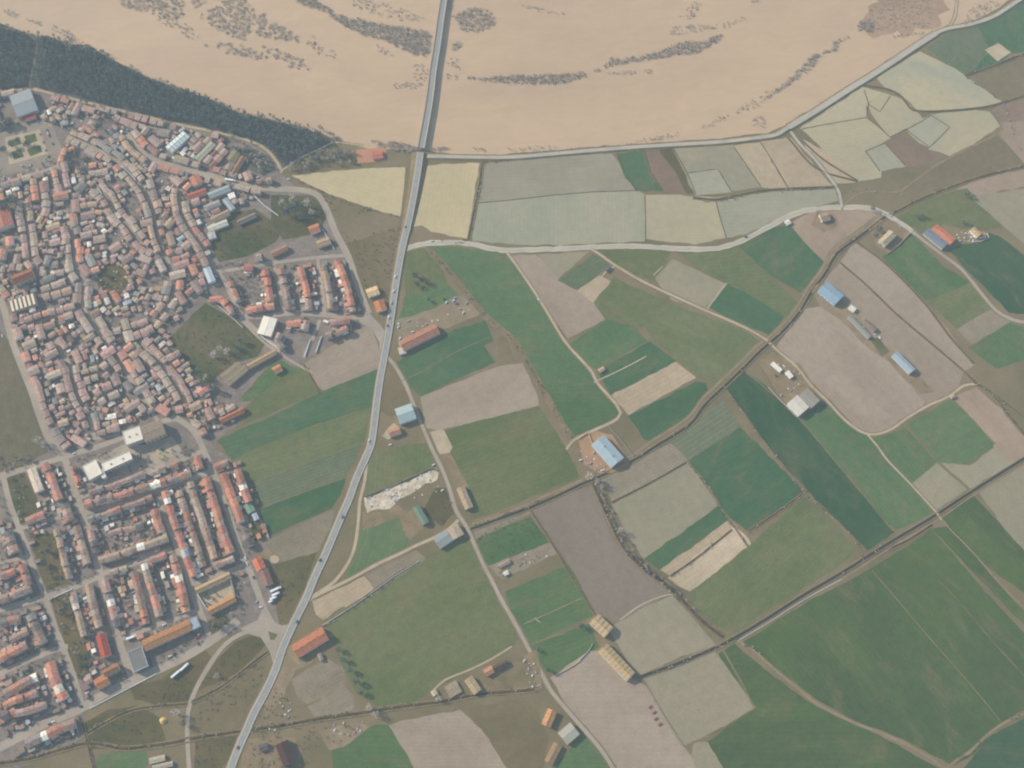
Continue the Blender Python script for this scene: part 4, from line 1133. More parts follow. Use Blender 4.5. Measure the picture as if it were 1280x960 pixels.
def building(name, cat, label, px, h, rise, roof, wall=CREAM, metal=False, group=None, roof2=None, skylights=0, doors=1, windows=0, seams=0, chimney=0, stripes=None, parapet=False, vents=0, cross=False):
    c, L, D, rz = rect_from(px, h)
    if cross: L, D, rz = D, L, rz + math.pi / 2
    STREETS.append((np.array([(c.x - math.cos(rz)*L/2, c.y - math.sin(rz)*L/2), (c.x + math.cos(rz)*L/2, c.y + math.sin(rz)*L/2)]), D / 2 + 1.0))
    e = link(name, None, loc=(c.x, c.y, 0), rz=rz); setp(e, label, cat, group)
    rt = T_(roof) if max(roof) > 1 else roof
    rt2 = None if roof2 is None else T_(roof2)
    b = MB(); walls_into(b, L, D, h, rise, wall); b.build("wall", [M_WALL], e, tint=True)
    b = MB(); roof_into(b, L, D, h, rise, rt, rt2=rt2); b.build("roof", [M_METAL if metal else (M_FLAT if rise <= 0 else M_ROOF)], e, tint=True)
    k = rise / (D / 2)
    if seams: ribs(e, L, D, h, rise, tuple(x * 0.93 for x in rt), seams)
    if rise > 0:
        b = MB(); b.box(-L/2-.3, L/2+.3, -.35, .35, h+rise+.12, h+rise+.36, 0, tuple(x*0.9 for x in rt)); b.build("ridge_cap", [M_METAL if metal else M_ROOF], e, tint=True)
    for i in range(skylights):
        x = -L/2 + (i + 0.5) * L / skylights
        for s in ((-1, 1) if rise > 0 else (1,)):
            b = MB(); y0, y1 = s * D * 0.12, s * D * 0.40
            z0, z1 = h + rise - abs(y0) * k + .25, h + rise - abs(y1) * k + .25
            vs = [(x-.6, y0, z0), (x+.6, y0, z0), (x+.6, y1, z1), (x-.6, y1, z1)]; vs += [(p, q, r_ + .08) for p, q, r_ in vs]
            fs = [(0,1,2,3),(4,7,6,5),(0,4,5,1),(1,5,6,2),(2,6,7,3),(3,7,4,0)]
            if s > 0: pass
            else: fs = [f[::-1] for f in fs]
            b.add(vs, [f[::-1] for f in fs], 0, (0.6, 0.62, 0.6)); b.build("skylight", [M_METAL], e, tint=True)
    if stripes:
        n, tint = stripes
        for i in range(n):
            x = -L/2 + (i + 0.5) * L / n; w = L / n * 0.26
            b = MB()
            if rise > 0:
                for s in (-1, 1):
                    y0, y1 = s * 0.5, s * (D/2 + .2)
                    z0, z1 = h + rise - abs(y0) * k + .27, h + rise - abs(y1) * k + .27
                    f = (0,1,2,3) if s < 0 else (3,2,1,0)
                    b.add([(x-w, y1, z1), (x+w, y1, z1), (x+w, y0, z0), (x-w, y0, z0)], [f], 0, T_(tint))
            else: b.box(x-w, x+w, -D/2+.4, D/2-.4, h+.23, h+.6, 0, T_(tint))
            b.build("roof_panel", [M_METAL], e, tint=True)
    for i in range(doors):
        b = MB(); dw, dh = min(4.0, D * 0.4), min(3.6, h * 0.75)
        s = 1 if i % 2 else -1
        b.box(s*(L/2+.02)-.06, s*(L/2+.02)+.06, -dw/2, dw/2, 0, dh, 0, (0.25, 0.27, 0.28)); b.build("door", [M_METAL], e, tint=True)
    for i in range(windows):
        for s in (-1, 1):
            for fl in range(max(1, int(h // 3.1))):
                b = MB(); x = -L/2 + (i + 0.5) * L / windows
                b.box(x-.7, x+.7, s*D/2-.05, s*D/2+.05, fl*3.1+1.0, fl*3.1+2.3); b.build("window", [M_GLASS], e)
    for i in range(chimney):
        b = MB(); x = (-0.3 + 0.6 * i) * L; b.box(x-.4, x+.4, .5, 1.3, h, h+rise+1.1, 0, (0.45, 0.36, 0.3)); b.build("chimney", [M_WALL], e, tint=True)
    for i in range(vents):
        b = MB(); x = -L/2 + (i + 0.7) * L / (vents + .4); b.box(x-1, x+1, -1.2, .8, h+rise+.1, h+rise+1.2, 0, (0.4, 0.4, 0.4)); b.build("roof_vent", [M_METAL], e, tint=True)
    if parapet:
        b = MB(); a_, b2 = L/2, D/2
        for q in ((-a_-.15, a_+.15, -b2-.15, -b2+.15), (-a_-.15, a_+.15, b2-.15, b2+.15), (-a_-.15, -a_+.15, -b2+.16, b2-.16), (a_-.15, a_+.15, -b2+.16, b2-.16)):
            b.box(*q, h+.05, h+.8, 0, WHITE)
        b.build("parapet", [M_WALL], e, tint=True)
    return e

def wall_run(label, px, hgt=2.0, tint=WHITE, w=0.35, name="boundary_wall", cat="wall", group=None):
    c = [G(x, y) for x, y in P(px)]
    o0 = c[0].copy(); b = MB()
    for i in range(len(c) - 1):
        d = c[i+1] - c[i]; M_ = Matrix.Translation(c[i] - o0) @ Matrix.Rotation(math.atan2(d.y, d.x), 4, 'Z')
        b.box(0 if i == 0 else w * 0.51, d.length, -w/2, w/2, -0.1, hgt + 0.003 * i, 0, tint, M_)
    o = b.build(name, [M_WALL], loc=o0, tint=True); setp(o, label, cat, group); return o

B = building
def Q(s): return P(s)
# farms and sheds among the fields
B("hangar","hangar","pale blue gabled metal hangar above the canal in the fields",Q("740,554 755,546 781,572 763,584"),6,2.6,(168,196,212),(0.42,0.48,0.52),True,roof2=(176,204,220),seams=12,doors=2,vents=2,skylights=0)
B("hangar","hangar","blue metal hangar beside the canal at the top of the ploughed field",Q("1022,362 1035,354 1056,370 1042,380"),6,1.8,(152,186,212),(0.40,0.48,0.54),True,seams=10,doors=2,skylights=0,windows=5)
B("farm_office","shed","small white flat roofed shed right below the blue canal hangar",Q("1060,385 1064,381 1071,386 1067,390"),3.2,0,(228,226,218),WHITE,doors=1)
B("hangar","hangar","narrow pale blue hangar at the lower end of the farm lane strip",Q("1115,444 1122,440 1145,462 1136,466"),5,1.2,(170,190,206),(0.42,0.47,0.5),True,seams=10,doors=1)
B("low_shed","shed","long low grey shed along the track between the two blue hangars",Q("1059,397 1064,394 1089,420 1085,423"),2.6,0.6,(162,168,164),GREY,True,seams=8)
B("small_barn","barn","small brick coloured barn beside the long low grey shed",Q("1078,402 1083,399 1096,411 1092,414"),3.4,1.0,TILE['brown'],BRICK)
B("barn","barn","blue grey roofed half of the double barn beside the farm lane",Q("1154,291 1162,286 1186,305 1177,310"),5,1.0,(138,152,170),(0.4,0.38,0.36),True,doors=2,seams=8)
B("barn","barn","bright orange tiled barn built against the blue grey one",Q("1163,286 1172,281 1195,299 1187,305"),5.2,1.8,(214,140,112),OCHRE,doors=1)
B("farmhouse","house","pale yellow farmhouse in a small walled yard at the upper right",Q("1212,287 1219,284 1228,292 1221,296"),5,1.6,(206,178,130),WHITE,windows=3,chimney=1)
B("lean_to","shed","small orange tiled shed at the right end of the walled farmhouse yard",Q("1222,292 1230,291 1233,296 1225,297"),3,0.8,TILE['orange'],WHITE)
B("barn","barn","tan roofed barn in the walled yard where canal meets road",Q("1097,302 1111,289 1121,293 1108,306"),5.5,1.8,(196,182,150),CREAM,doors=2)
B("workshop","warehouse","white roofed half of the workshop in the compound below the canal",Q("984,504 997,495 1012,509 998,519"),6,0.8,(222,220,208),WHITE,True,seams=8,doors=1)
B("workshop","warehouse","grey roofed half of the workshop beside the white roofed half",Q("998,494 1010,487 1026,501 1013,509"),6.2,0.8,(168,166,160),GREY,True,seams=6,doors=1)
B("low_wing","shed","white L shaped low shed, upper wing of the canal compound",Q("963,455 967,452 978,462 975,465"),3,0,(232,230,222),WHITE)
B("low_wing","shed","white low shed, lower wing of the canal compound",Q("981,465 986,463 992,470 988,473"),3,0,(230,228,220),WHITE)
B("barn","barn","long terracotta roofed barn with a dirt yard right of the main road",Q("497,427 542,406 551,415 506,438"),5.5,2.4,(194,142,122),(0.5,0.42,0.36),roof2=(186,136,118),doors=2,windows=0)
B("barn_annex","shed","white low annex at the road end of the long terracotta barn",Q("497,436 506,432 508,441 500,443"),3.2,0,(206,198,184),WHITE)
B("hangar","hangar","pale blue and white roofed shed between road and lane",Q("493,510 514,506 520,521 501,531"),6,1.6,(168,196,204),(0.6,0.62,0.62),True,roof2=(178,204,210),seams=8,doors=2)
B("house","house","small orange tiled house below the pale blue shed by the main road",Q("485,537 499,534 501,541 488,547"),3.8,1.4,(190,148,124),CREAM,chimney=1)
B("farm_shed","shed","narrow tan roofed shed beside the lane above the canal",Q("571,611 580,608 591,632 582,638"),4.5,1.3,(186,168,142),OCHRE,doors=1)
B("farm_shed","shed","green roofed shed in the brown yard right of the gravel lot",Q("516,635 524,632 536,652 528,656"),4.5,1.0,(130,158,140),GREY,True,roof2=(134,162,146),seams=6,doors=1)
B("farm_shed","shed","cream roofed half of the barn at the canal end of the field lane",Q("559,661 572,656 580,667 566,675"),5,1.2,(190,176,152),OCHRE)
B("farm_shed","shed","blue grey roofed half of the barn at the canal end of the lane",Q("542,672 558,662 565,675 550,686"),4.8,0.8,(158,172,176),WHITE,True,seams=6)
B("barn","barn","long terracotta roofed barn below the road junction",Q("364,806 402,785 411,798 373,823"),5.5,2.4,(206,140,112),CREAM,roof2=(198,134,108),doors=2)
B("lean_to","shed","small white walled lean-to in the yard behind the junction barn",Q("397,818 401,816 404,824 400,826"),3,0.5,TILE['tan'],WHITE)
B("barn","barn","shorter tan roofed barn at the end of the pale field lane",Q("735,777 749,769 767,785 755,796"),5.5,1.9,(190,168,128),(0.55,0.48,0.38),roof2=(182,160,122),stripes=(4,(206,186,150)),doors=2)
B("barn","barn","long tan roofed barn with a bright white side wall",Q("747,812 760,806 794,841 783,851"),5.2,1.9,(190,168,126),WHITE,roof2=(180,158,120),stripes=(9,(200,180,142)),doors=2)
B("house","house","orange tiled farmhouse in a green garden left of the lower lane",Q("677,903 686,886 695,890 688,911"),4.5,1.5,(212,158,116),WHITE,chimney=1,windows=2)
B("farm_shed","shed","pale grey square roofed shed by the lower field lane",Q("697,917 712,904 725,917 710,930"),4.6,1.0,(184,186,176),GREY,True,seams=6,doors=1)
B("farm_shed","shed","long brown roofed shed running down from the pale grey shed",Q("681,950 693,928 702,933 690,957"),3.6,0.9,(172,148,118),OCHRE)
B("farm_shed","shed","tan roofed left shed in the plots below the large green field",Q("556,858 570,851 577,864 563,873"),2.2,0.3,(170,160,138),OCHRE)
B("farm_shed","shed","tan roofed taller shed in the plots below the large green field",Q("580,850 591,846 601,861 593,869"),4.2,1.1,(188,170,138),OCHRE)
B("house","house","small house with an orange end roof on the farm path below the field",Q("604,838 614,832 618,840 609,845"),3.8,1.1,(204,150,122),WHITE)
B("farm_shed","shed","dark narrow shed on the farm path right of the small house",Q("617,833 632,825 635,830 621,838"),3.6,1.0,(120,112,104),BRICK)
B("hut","hut","tiny pale hut in weeds at the corner of the large green field",Q("538,865 544,861 547,867 542,870"),2.6,0.6,(204,192,164),WHITE)
B("ruin","ruin","dark roofed old barn in the brown yard at the bottom edge",Q("345,931 359,926 370,950 354,958"),6,2.2,(112,100,98),(0.28,0.24,0.22))
B("hut","hut","pale roofed small hut in the bottom edge yard left of the dark barn",Q("323,932 333,929 336,936 326,940"),3,0.6,TILE['dark'],GREY)
B("house","house","yellow roofed house at the road fork by the town entrance",Q("457,362 470,358 475,366 461,372"),4.5,1.2,(232,200,150),WHITE,windows=2)
B("house","house","orange tiled house on the grass tip between boulevard and main road",Q("467,378 479,374 483,385 472,391"),4.5,1.6,(212,142,106),WHITE,chimney=1,windows=2)
B("river_hut","hut","red roofed hut in the pink yard beside the flooded river",Q("465,190 478,188 478,197 466,199"),3,0.8,(206,132,114),(0.55,0.4,0.34))
B("garden_shed","shed","long narrow tan shed in the allotments right of the field lane",Q("622,706 636,699 638,703 625,710"),2.4,0.4,TILE['tan'],WHITE)
B("garden_shed","shed","small white shed in the allotment strip right of the field lane",Q("629,716 634,713 636,717 631,720"),2.4,0.3,(226,224,216),WHITE)
B("hut","hut","tiny tan hut on the track between two green fields",Q("748,462 754,458 756,462 750,466"),2.6,0.5,(196,172,142),OCHRE)
B("hut","hut","tiny dark hut beside the track near the small tan plot",Q("757,338 762,333 764,335 759,340"),2.4,0.4,TILE['dark'],GREY)
B("farmhouse","house","brown roofed farmhouse in the stony yard under the curving road",Q("1024,268 1034,265 1038,274 1028,277"),4,1.2,(170,152,136),CREAM)
B("hut","hut","small white hut at the left tip of the dark green field by the road",Q("981,277 986,274 989,279 984,281"),2.6,0.4,(222,218,208),WHITE)
B("pump_house","hut","tiny pale pump house at the end of the ploughed field lane",Q("1188,495 1192,493 1194,496 1190,498"),2.6,0.4,(190,170,150),CREAM)
B("hut","hut","low tan hut in the lower left field by the loop road",Q("186,948 205,944 207,950 188,955"),2.8,0.5,(192,184,164),OCHRE)
B("hut","hut","second low tan hut at the bottom edge by the loop road",Q("190,957 215,952 216,957 192,963"),2.8,0.5,(186,178,160),OCHRE)
# large buildings of the town
B("sports_hall","hall","large pale blue grey hall at the upper left corner of the town",Q("12,119 37,112 48,138 21,145"),8,1.6,(158,172,180),(0.45,0.42,0.4),True,roof2=(166,178,184),seams=14,doors=2,cross=True)
B("hall_annex","annex","red roofed annex on the lower side of the pale sports hall",Q("27,145 43,140 45,147 30,151"),4,0.8,(196,112,104),CREAM)
B("school","school","white flat roofed square school block at the left of the school yard",Q("102,582 120,575 128,593 111,599"),10,0,(238,232,214),CREAM,windows=6,parapet=True,vents=0)
B("school","school","long white flat roofed school building in the middle of the yard",Q("125,580 161,564 166,573 131,589"),10,0,(240,234,216),CREAM,windows=10,parapet=True,vents=2)
B("school","school","white flat roofed block at the top of the school yard",Q("151,540 173,533 180,548 159,556"),11,0,(234,228,212),CREAM,windows=6,parapet=True,vents=2)
B("school_link","school","short white link between the school block and the long building",Q("123,588 128,586 133,596 128,598"),9,0,(236,230,214),CREAM,windows=2)
B("gymnasium","hall","tall grey brown roofed gymnasium with a wide shadow on the school yard",Q("176,535 200,526 207,541 181,553"),11,0.6,(160,148,134),OCHRE,doors=2,windows=5)
B("long_hall","hall","long orange brown roofed hall at the lower edge of the town",Q("176,801 235,775 241,786 184,813"),6.5,2.2,(198,150,112),CREAM,roof2=(182,138,106),doors=2,windows=8)
B("hall_end","annex","pale blue roofed end block of the long orange hall",Q("236,775 245,771 250,782 241,787"),6.8,0,(166,186,206),WHITE)
B("flat_block","warehouse","square grey flat roofed block beside the lower main street",Q("160,815 177,809 185,831 168,841"),7,0,(140,144,146),GREY,windows=4,parapet=True)
B("courtyard_wing","warehouse","tan upper wing of the walled courtyard near the junction",Q("243,735 286,715 289,722 247,742"),5,1.6,(188,166,130),CREAM,windows=5)
B("courtyard_wing","warehouse","orange tan lower wing of the walled courtyard near the junction",Q("259,761 291,743 296,751 263,768"),5,1.6,(200,152,112),CREAM,windows=5)
wall_run("tall pale end wall closing the right side of the courtyard near the junction","288,722 294,743",4.0,CREAM,0.6)
wall_run("pale wall closing the left side of the courtyard near the junction","247,742 259,762",3.0,WHITE,0.6)
sheet("courtyard_paving", P("249,742 287,724 292,743 260,760"), M_DIRT, 0.2, 0.1)
B("shopping_shed","warehouse","bright white roofed warehouse on the corner of the town boulevard",Q("329,397 347,397 338,421 322,416"),6.5,0.5,(240,238,228),CREAM,True,doors=1)
B("glasshouse","greenhouse","pale cyan striped roofed shed below the dike on the north side of town",Q("206,185 228,165 238,170 216,189"),5,1.3,(182,206,208),WHITE,True,stripes=(6,(222,232,230)),doors=1)
B("warehouse","warehouse","cream and green roofed warehouse below the dike on the north side",Q("243,198 263,177 270,181 250,201"),5.5,1.5,(220,204,176),OCHRE,roof2=(158,170,154),doors=1)
B("long_shed","shed","first long brown shed right of the cream roofed warehouse",Q("254,203 272,184 276,187 258,206"),4,0.8,(158,128,118),BRICK)
B("long_shed","shed","second long reddish shed right of the cream roofed warehouse",Q("261,207 280,187 284,190 265,210"),4,0.8,(172,136,122),BRICK)
B("long_shed","shed","long olive roofed shed fifth from the cream roofed warehouse",Q("284,197 292,187 301,193 292,204"),4.2,1.2,(152,148,124),OCHRE)
B("long_shed","shed","long brown shed nearest the tree belt on the north boulevard",Q("288,216 302,194 307,197 294,219"),4.6,1.2,(166,136,118),BRICK)
B("cross_barn","barn","two tan striped roofed barn, left bay, below the town meadow",Q("276,469 297,453 304,457 281,475"),5,1.4,(192,176,144),OCHRE,roof2=(150,140,124),doors=1)
B("cross_barn","barn","two tan striped roofed barn, right bay, below the town meadow",Q("281,476 304,457 311,461 286,482"),5,1.4,(196,178,144),OCHRE,roof2=(146,138,122),doors=1)
B("long_barn","barn","long narrow tan barn running up from the two striped barns",Q("308,456 342,437 346,442 312,461"),4.5,1.0,(184,160,126),BRICK)
B("house","house","orange roofed house with a white gable in the allotments near the meadow",Q("340,460 349,455 353,462 344,467"),4.2,1.4,(206,146,116),WHITE)
B("long_house","barn","long reddish roofed farm building at the edge of the green fields",Q("274,523 303,508 306,515 277,529"),4.5,1.4,(190,130,108),BRICK,doors=1)
B("striped_hall","hall","hall with a boldly striped white and dark saw-tooth roof by the ring road",Q("9,377 41,367 47,379 16,390"),7,0,(150,128,110),OCHRE,stripes=(6,(236,228,206)),doors=1)
B("park_hall","hall","large pinkish red roof at the left edge of the old town",Q("-10,262 8,255 18,279 -6,288"),9,2.2,(196,132,118),CREAM,windows=4)
B("white_house_block","flats","long white and pink roofed block beside the green plot in the west",Q("34,588 44,584 54,611 44,616"),6.5,0.8,(222,204,184),WHITE,windows=4)
B("red_house","house","long bright red roofed house near the lower main street",Q("120,796 131,791 138,818 127,823"),6,1.8,(196,108,98),CREAM,windows=4,chimney=1)
B("corner_house","house","tall brown roofed house with a big shadow on the lower main street",Q("128,838 146,829 149,837 132,846"),8,1.6,(172,130,106),CREAM,windows=3,chimney=1)
B("corner_house","house","orange roofed corner house above the lower main street",Q("117,851 132,842 137,855 122,862"),7,1.6,(200,138,104),CREAM,windows=3,chimney=1)
B("church","church","long grey brown roofed church in the heart of the old town",Q("14,345 38,336 43,345 18,356"),12,3.0,(170,120,104),(0.42,0.36,0.28),doors=1,windows=5)
B("orange_house","house","bright orange roofed house right below the end of the ring road houses",Q("315,700 326,696 332,709 321,714"),5.5,1.8,(226,134,108),WHITE,windows=2,chimney=1)
B("brown_house","house","brown roofed long house beside the white lorries near the junction",Q("324,715 334,711 341,728 330,733"),5.5,1.8,(160,130,120),CREAM,windows=3)
B("green_shed","shed","green roofed shed behind the houses on the field side of the ring road",Q("305,632 314,628 319,638 310,642"),4,0.6,(138,176,154),GREY,True,seams=4)
B("blue_shed","shed","pale blue roofed shed next to the green roofed shed",Q("315,643 320,641 324,648 318,651"),3.6,0.4,(178,192,208),GREY,True)
B("tall_house","house","light blue roofed house on the corner where three old streets meet",Q("254,337 262,333 269,350 261,354"),6,0.8,(186,206,222),WHITE,True,windows=2)
B("yard_building","shed","pale cream roofed shed in the meadow behind the boulevard houses",Q("258,283 282,275 286,280 262,290"),4,0.8,(204,206,190),WHITE)
B("yard_building","shed","light grey roofed shed below the cream roofed meadow shed",Q("259,292 268,289 270,296 262,300"),4,0.4,(188,192,186),WHITE)
B("big_shed","warehouse","long pale blue grey roofed shed beside the town boulevard",Q("258,242 284,232 290,237 264,248"),6,1.2,(160,176,180),GREY,True,doors=1)
B("big_shed","warehouse","pale blue grey roofed wing behind the long boulevard shed",Q("278,250 284,247 294,260 288,264"),5,0.8,(164,184,190),GREY,True)
B("white_house","house","small bright white roofed house behind the long boulevard shed",Q("284,243 292,240 295,246 287,249"),6,0,(242,242,240),WHITE)
B("orange_block","house","orange roofed wide house on the lower side of the boulevard",Q("236,222 248,218 254,228 242,232"),6,1.6,(208,142,118),CREAM)
B("red_long_house","house","long red roofed house in the yards below the boulevard",Q("233,243 256,235 259,241 236,249"),5,1.2,(190,120,106),CREAM)
B("tan_wing","house","tan roofed long house at the top of the fenced meadow",Q("262,273 284,262 288,267 266,278"),5,1.2,(180,156,134),CREAM)
B("pink_house","house","pink walled house with pale roof beside the boulevard bend",Q("303,217 312,213 316,223 307,226"),5,1.2,(196,168,154),(0.6,0.42,0.36))
B("grey_house_row","house","long grey roofed house near the tall trees inside the road bend",Q("296,276 318,266 320,270 298,280"),4.5,1.0,(150,146,140),CREAM)
B("orange_row_house","house","orange roofed house left of the boulevard below the road bend",Q("385,284 397,279 400,288 389,292"),5,1.4,(206,138,112),WHITE,chimney=1)
B("tan_row_house","house","tan roofed house left of the boulevard under the orange one",Q("395,302 411,296 413,304 398,309"),5,1.2,(188,164,138),CREAM)
B("old_barn","barn","pinkish long barn in the plots above the eastern blocks",Q("338,315 357,306 360,312 341,321"),4.5,1.3,(176,142,126),BRICK)
# walls
wall_run("low white canal wall along the edge of the large green field","403,782 441,758 492,721 524,701",1.0,(0.6,0.6,0.58),0.5)
wall_run("white kerb wall along the lower main street past the corner houses","112,886 150,866 185,848 196,842",0.9,(0.62,0.6,0.56),0.8)
wall_run("white wall along the street at the top of the ring road plots","61,750 76,743 91,736",1.2,(0.62,0.6,0.56),0.8)
wall_run("tan yard wall left of the blue field hangar","723,549 735,541 741,556",1.6,OCHRE)
wall_run("long straight yard wall right of the blue field hangar","760,532 776,550 792,571",1.6,(0.3,0.28,0.25))
wall_run("brick wall along the field side of the canal compound","960,484 975,500 996,522",1.8,(0.55,0.36,0.28))
wall_run("tan wall round the barn yard where canal meets road","1108,318 1124,306 1138,291",1.8,OCHRE)
wall_run("white wall round the small walled farmhouse yard","1214,303 1226,302 1236,297 1233,292",1.6,WHITE)
wall_run("dark wall between the green field and the rubble yard","456,621 500,603 541,586",1.4,(0.25,0.22,0.2))
wall_run("white parapet wall at the end of the tree row by the field barns","693,845 712,835 726,826",1.2,(0.5,0.48,0.44))
wall_run("low wall from the tan barn down to the ploughed field","724,826 738,811 741,804",1.4,(0.6,0.58,0.55))
wall_run("pale wall around the fenced grove at the boulevard","318,245 330,257 348,270",2.4,WHITE,0.5)
wall_run("white boundary wall down the meadow behind the boulevard yards","249,250 257,262 268,275",2.2,WHITE,0.5)
wall_run("white wall along the boulevard below the road bend","397,280 407,293 418,312",2.0,WHITE,0.5)
wall_run("white yard wall at the lower end of the eastern blocks","381,446 388,425",2.0,WHITE,0.7)
wall_run("second white yard wall at the lower end of the eastern blocks","395,441 402,421",2.0,WHITE,0.7)
wall_run("winding pale wall of the old street below the upper left square","116,183 127,189 135,195 143,204",2.0,CREAM,0.7)
wall_run("bright white wall on the winding old town street","152,208 161,216 170,226",2.4,WHITE,0.7)
wall_run("pale garden wall in the middle of the old town","117,226 125,238 133,252",2.0,CREAM,0.6)
wall_run("white wall between the ring road gardens and the fields","330,655 336,672",2.2,WHITE,0.6)
wall_run("white wall under the warehouse triangle in the east of town","323,418 340,430 357,440",2.0,WHITE,0.6)
wall_run("tan wall at the end of the lane of the striped barns","243,481 254,496 265,506",2.4,CREAM,0.7)
wall_run("pale curved wall around the top of the town meadow","260,376 275,384 290,397 304,410",2.4,(0.55,0.46,0.42),0.7)
wall_run("pale wall inside the old town lane above the school","187,452 200,461 213,470",2.2,WHITE,0.7)
# ---------------------------------------------------------------- houses of the town
ht = random.Random(21)
def jit(rgb, k=7):
    d = ht.uniform(-k, k); return alb(tuple(x + d + ht.uniform(-k/3, k/3) for x in rgb))
WALLS = [CREAM, WHITE, BRICK, OCHRE, (0.5, 0.42, 0.36), (0.44, 0.38, 0.33), (0.6, 0.52, 0.42)]
RW = dict(tile=['brown','pink','tan','rust','orange','brown','pink','brown','grey','rust','tan'], orange=['orange','rust','orange','pink','rust'], brown=['brown','brown','pink','grey','dark','rust'], red=['rust','rust','red','orange'], tan=['tan','ochre','brown','tan'])
CN = dict(pale='pale grey', orange='orange', red='red', brown='brown', pink='pinkish', tan='tan', grey='grey', dark='dark', rust='rust red', ochre='ochre')
FLATC = [(230,228,222),(214,208,198),(226,224,218),(182,190,196),(200,196,188),(168,160,152),(150,142,134),(190,168,148),(120,116,112),(226,222,214),(176,148,132),(150,158,160)]
OCC = {}          # occupied rectangles by cell
def rect_pts(cx, cy, L, D, a):
    c, s = math.cos(a), math.sin(a)
    return [(cx + x*c - y*s, cy + x*s + y*c) for x, y in ((-L/2,-D/2),(L/2,-D/2),(L/2,D/2),(-L/2,D/2))]
def sat(p, q):
    for A_, B_ in ((p, q), (q, p)):
        for i in range(2):
            ex, ey = A_[i+1][0]-A_[i][0], A_[i+1][1]-A_[i][1]
            nx, ny = -ey, ex
            a = [x*nx + y*ny for x, y in A_]; b = [x*nx + y*ny for x, y in B_]
            if max(a) <= min(b) or max(b) <= min(a): return False
    return True
def cells(cx, cy, r):
    for i in range(int((cx-r)//20), int((cx+r)//20)+1):
        for j in range(int((cy-r)//20), int((cy+r)//20)+1): yield (i, j)
def free(cx, cy, L, D, a):
    p = rect_pts(cx, cy, L, D, a); r = math.hypot(L, D) / 2
    for c in cells(cx, cy, r):
        for q in OCC.get(c, ()):
            if sat(p, q): return False
    return True
def occupy(cx, cy, L, D, a):
    p = rect_pts(cx, cy, L, D, a); r = math.hypot(L, D) / 2
    for c in cells(cx, cy, r): OCC.setdefault(c, []).append(p)
SEG = np.concatenate([np.concatenate([s[0][:-1], s[0][1:], np.full((len(s[0])-1, 1), s[1])], 1) for s in STREETS if len(s[0]) > 1])
def street_dist(x, y):
    """free distance to the nearest street edge, and that street's direction"""
    a = SEG[:, :2]; d = SEG[:, 2:4] - a; w = np.array((x, y)) - a
    t = np.clip((w * d).sum(1) / np.maximum((d * d).sum(1), 1e-6), 0, 1)
    e = w - d * t[:, None]; r = np.sqrt((e * e).sum(1)) - SEG[:, 4]
    i = int(r.argmin()); return float(r[i]), math.atan2(d[i, 1], d[i, 0])

def house_pieces(L, D, h, rise, rt, wt, rear, rear_side):
    """[(part name, MB, material, [sub-parts])] of one house; the ridge runs along x"""
    out = []
    b = MB(); walls_into(b, L - 0.1, D, h, rise, wt); out.append(['wall', b, M_WALL, []])
    b = MB(); roof_into(b, L - 0.1, D, h, rise, rt, oh=0.35)
    c = MB(); x = ht.uniform(-.3, .3) * L; y = ht.choice((-1, 1)) * D * .2; c.box(x-.35, x+.35, y-.35, y+.35, h, h+rise+.9, 0, (0.42, 0.34, 0.29))
    out.append(['roof', b, M_ROOF, [['chimney', c, M_WALL, []]]])
    s = rear_side
    if rear > 1.5:
        n = ht.choice((1, 1, 2)); y = D / 2 + 0.02; rem = rear
        x0, wl_ = (-L/2 + .1, L * ht.uniform(.4, .95))
        if ht.random() < .5: x0 = L/2 - .1 - wl_
        for i in range(n):
            dd = rem / n * ht.uniform(.55, .95); hh = min(h - .4, ht.uniform(2.3, 3.6)); r_ = ht.choice((0, .6, .9))
            t2 = jit(ht.choice(FLATC)) if ht.random() < .5 else jit(TILE[ht.choice(RW['tile'])])
            w = MB(); rf = MB()
            cx, cy = x0 + wl_ / 2, s * (y + dd / 2)
            if r_ > 0:
                M_ = Matrix.Translation((cx, cy, 0)) @ Matrix.Rotation(0 if s < 0 else math.pi, 4, 'Z')
                w0 = MB(); walls_into(w0, wl_, dd - .04, hh, r_, ht.choice(WALLS), mono=True); w.add(w0.v, w0.f, 0, w0.t[0], M_)
                w0 = MB(); roof_into(w0, wl_, dd - .04, hh, r_, t2, oh=.12, mono=True); rf.add(w0.v, w0.f, 0, t2, M_)
            else:
                walls_into(w, wl_, dd - .04, hh, 0, ht.choice(WALLS), cx, cy); roof_into(rf, wl_, dd - .04, hh, 0, t2, cx, cy)
            out.append(['rear_wing', w, M_WALL, [['roof', rf, M_ROOF, []]]])
            y += dd + ht.uniform(.5, 2); x0 = ht.uniform(-L/2 + .2, L/2 - wl_ * .6); wl_ *= .6; wl_ = min(wl_, L/2 - x0)
        w = MB(); x = L/2 - .15
        w.box(x-.12, x+.12, s*(D/2) + (.1 if s > 0 else -rear), s*(D/2) + (rear if s > 0 else -.1), -.1, 1.9, 0, ht.choice(WALLS))
        out.append(['yard_wall', w, M_WALL, []])
    for q in range(2 if L > 5 else 1):
        w = MB(); x = (-.25 + .5 * q) * L
        w.box(x-.5, x+.5, -s*D/2-.06, -s*D/2+.06, h-1.9, h-.6); out.append(['window', w, M_GLASS, []])
    w = MB(); w.box(-.5, .5, -s*D/2-.08, -s*D/2+.05, 0, min(2.1, h-2.0)); 
    if h > 3.4: out.append(['door', w, M_RUBBER, []])
    return out
def emit(pieces, parent):
    for nm, b, m, sub in pieces:
        o = b.build(nm, [m], parent, tint=True)
        for q in sub: q[1].build(q[0], [q[2]], o, tint=True)

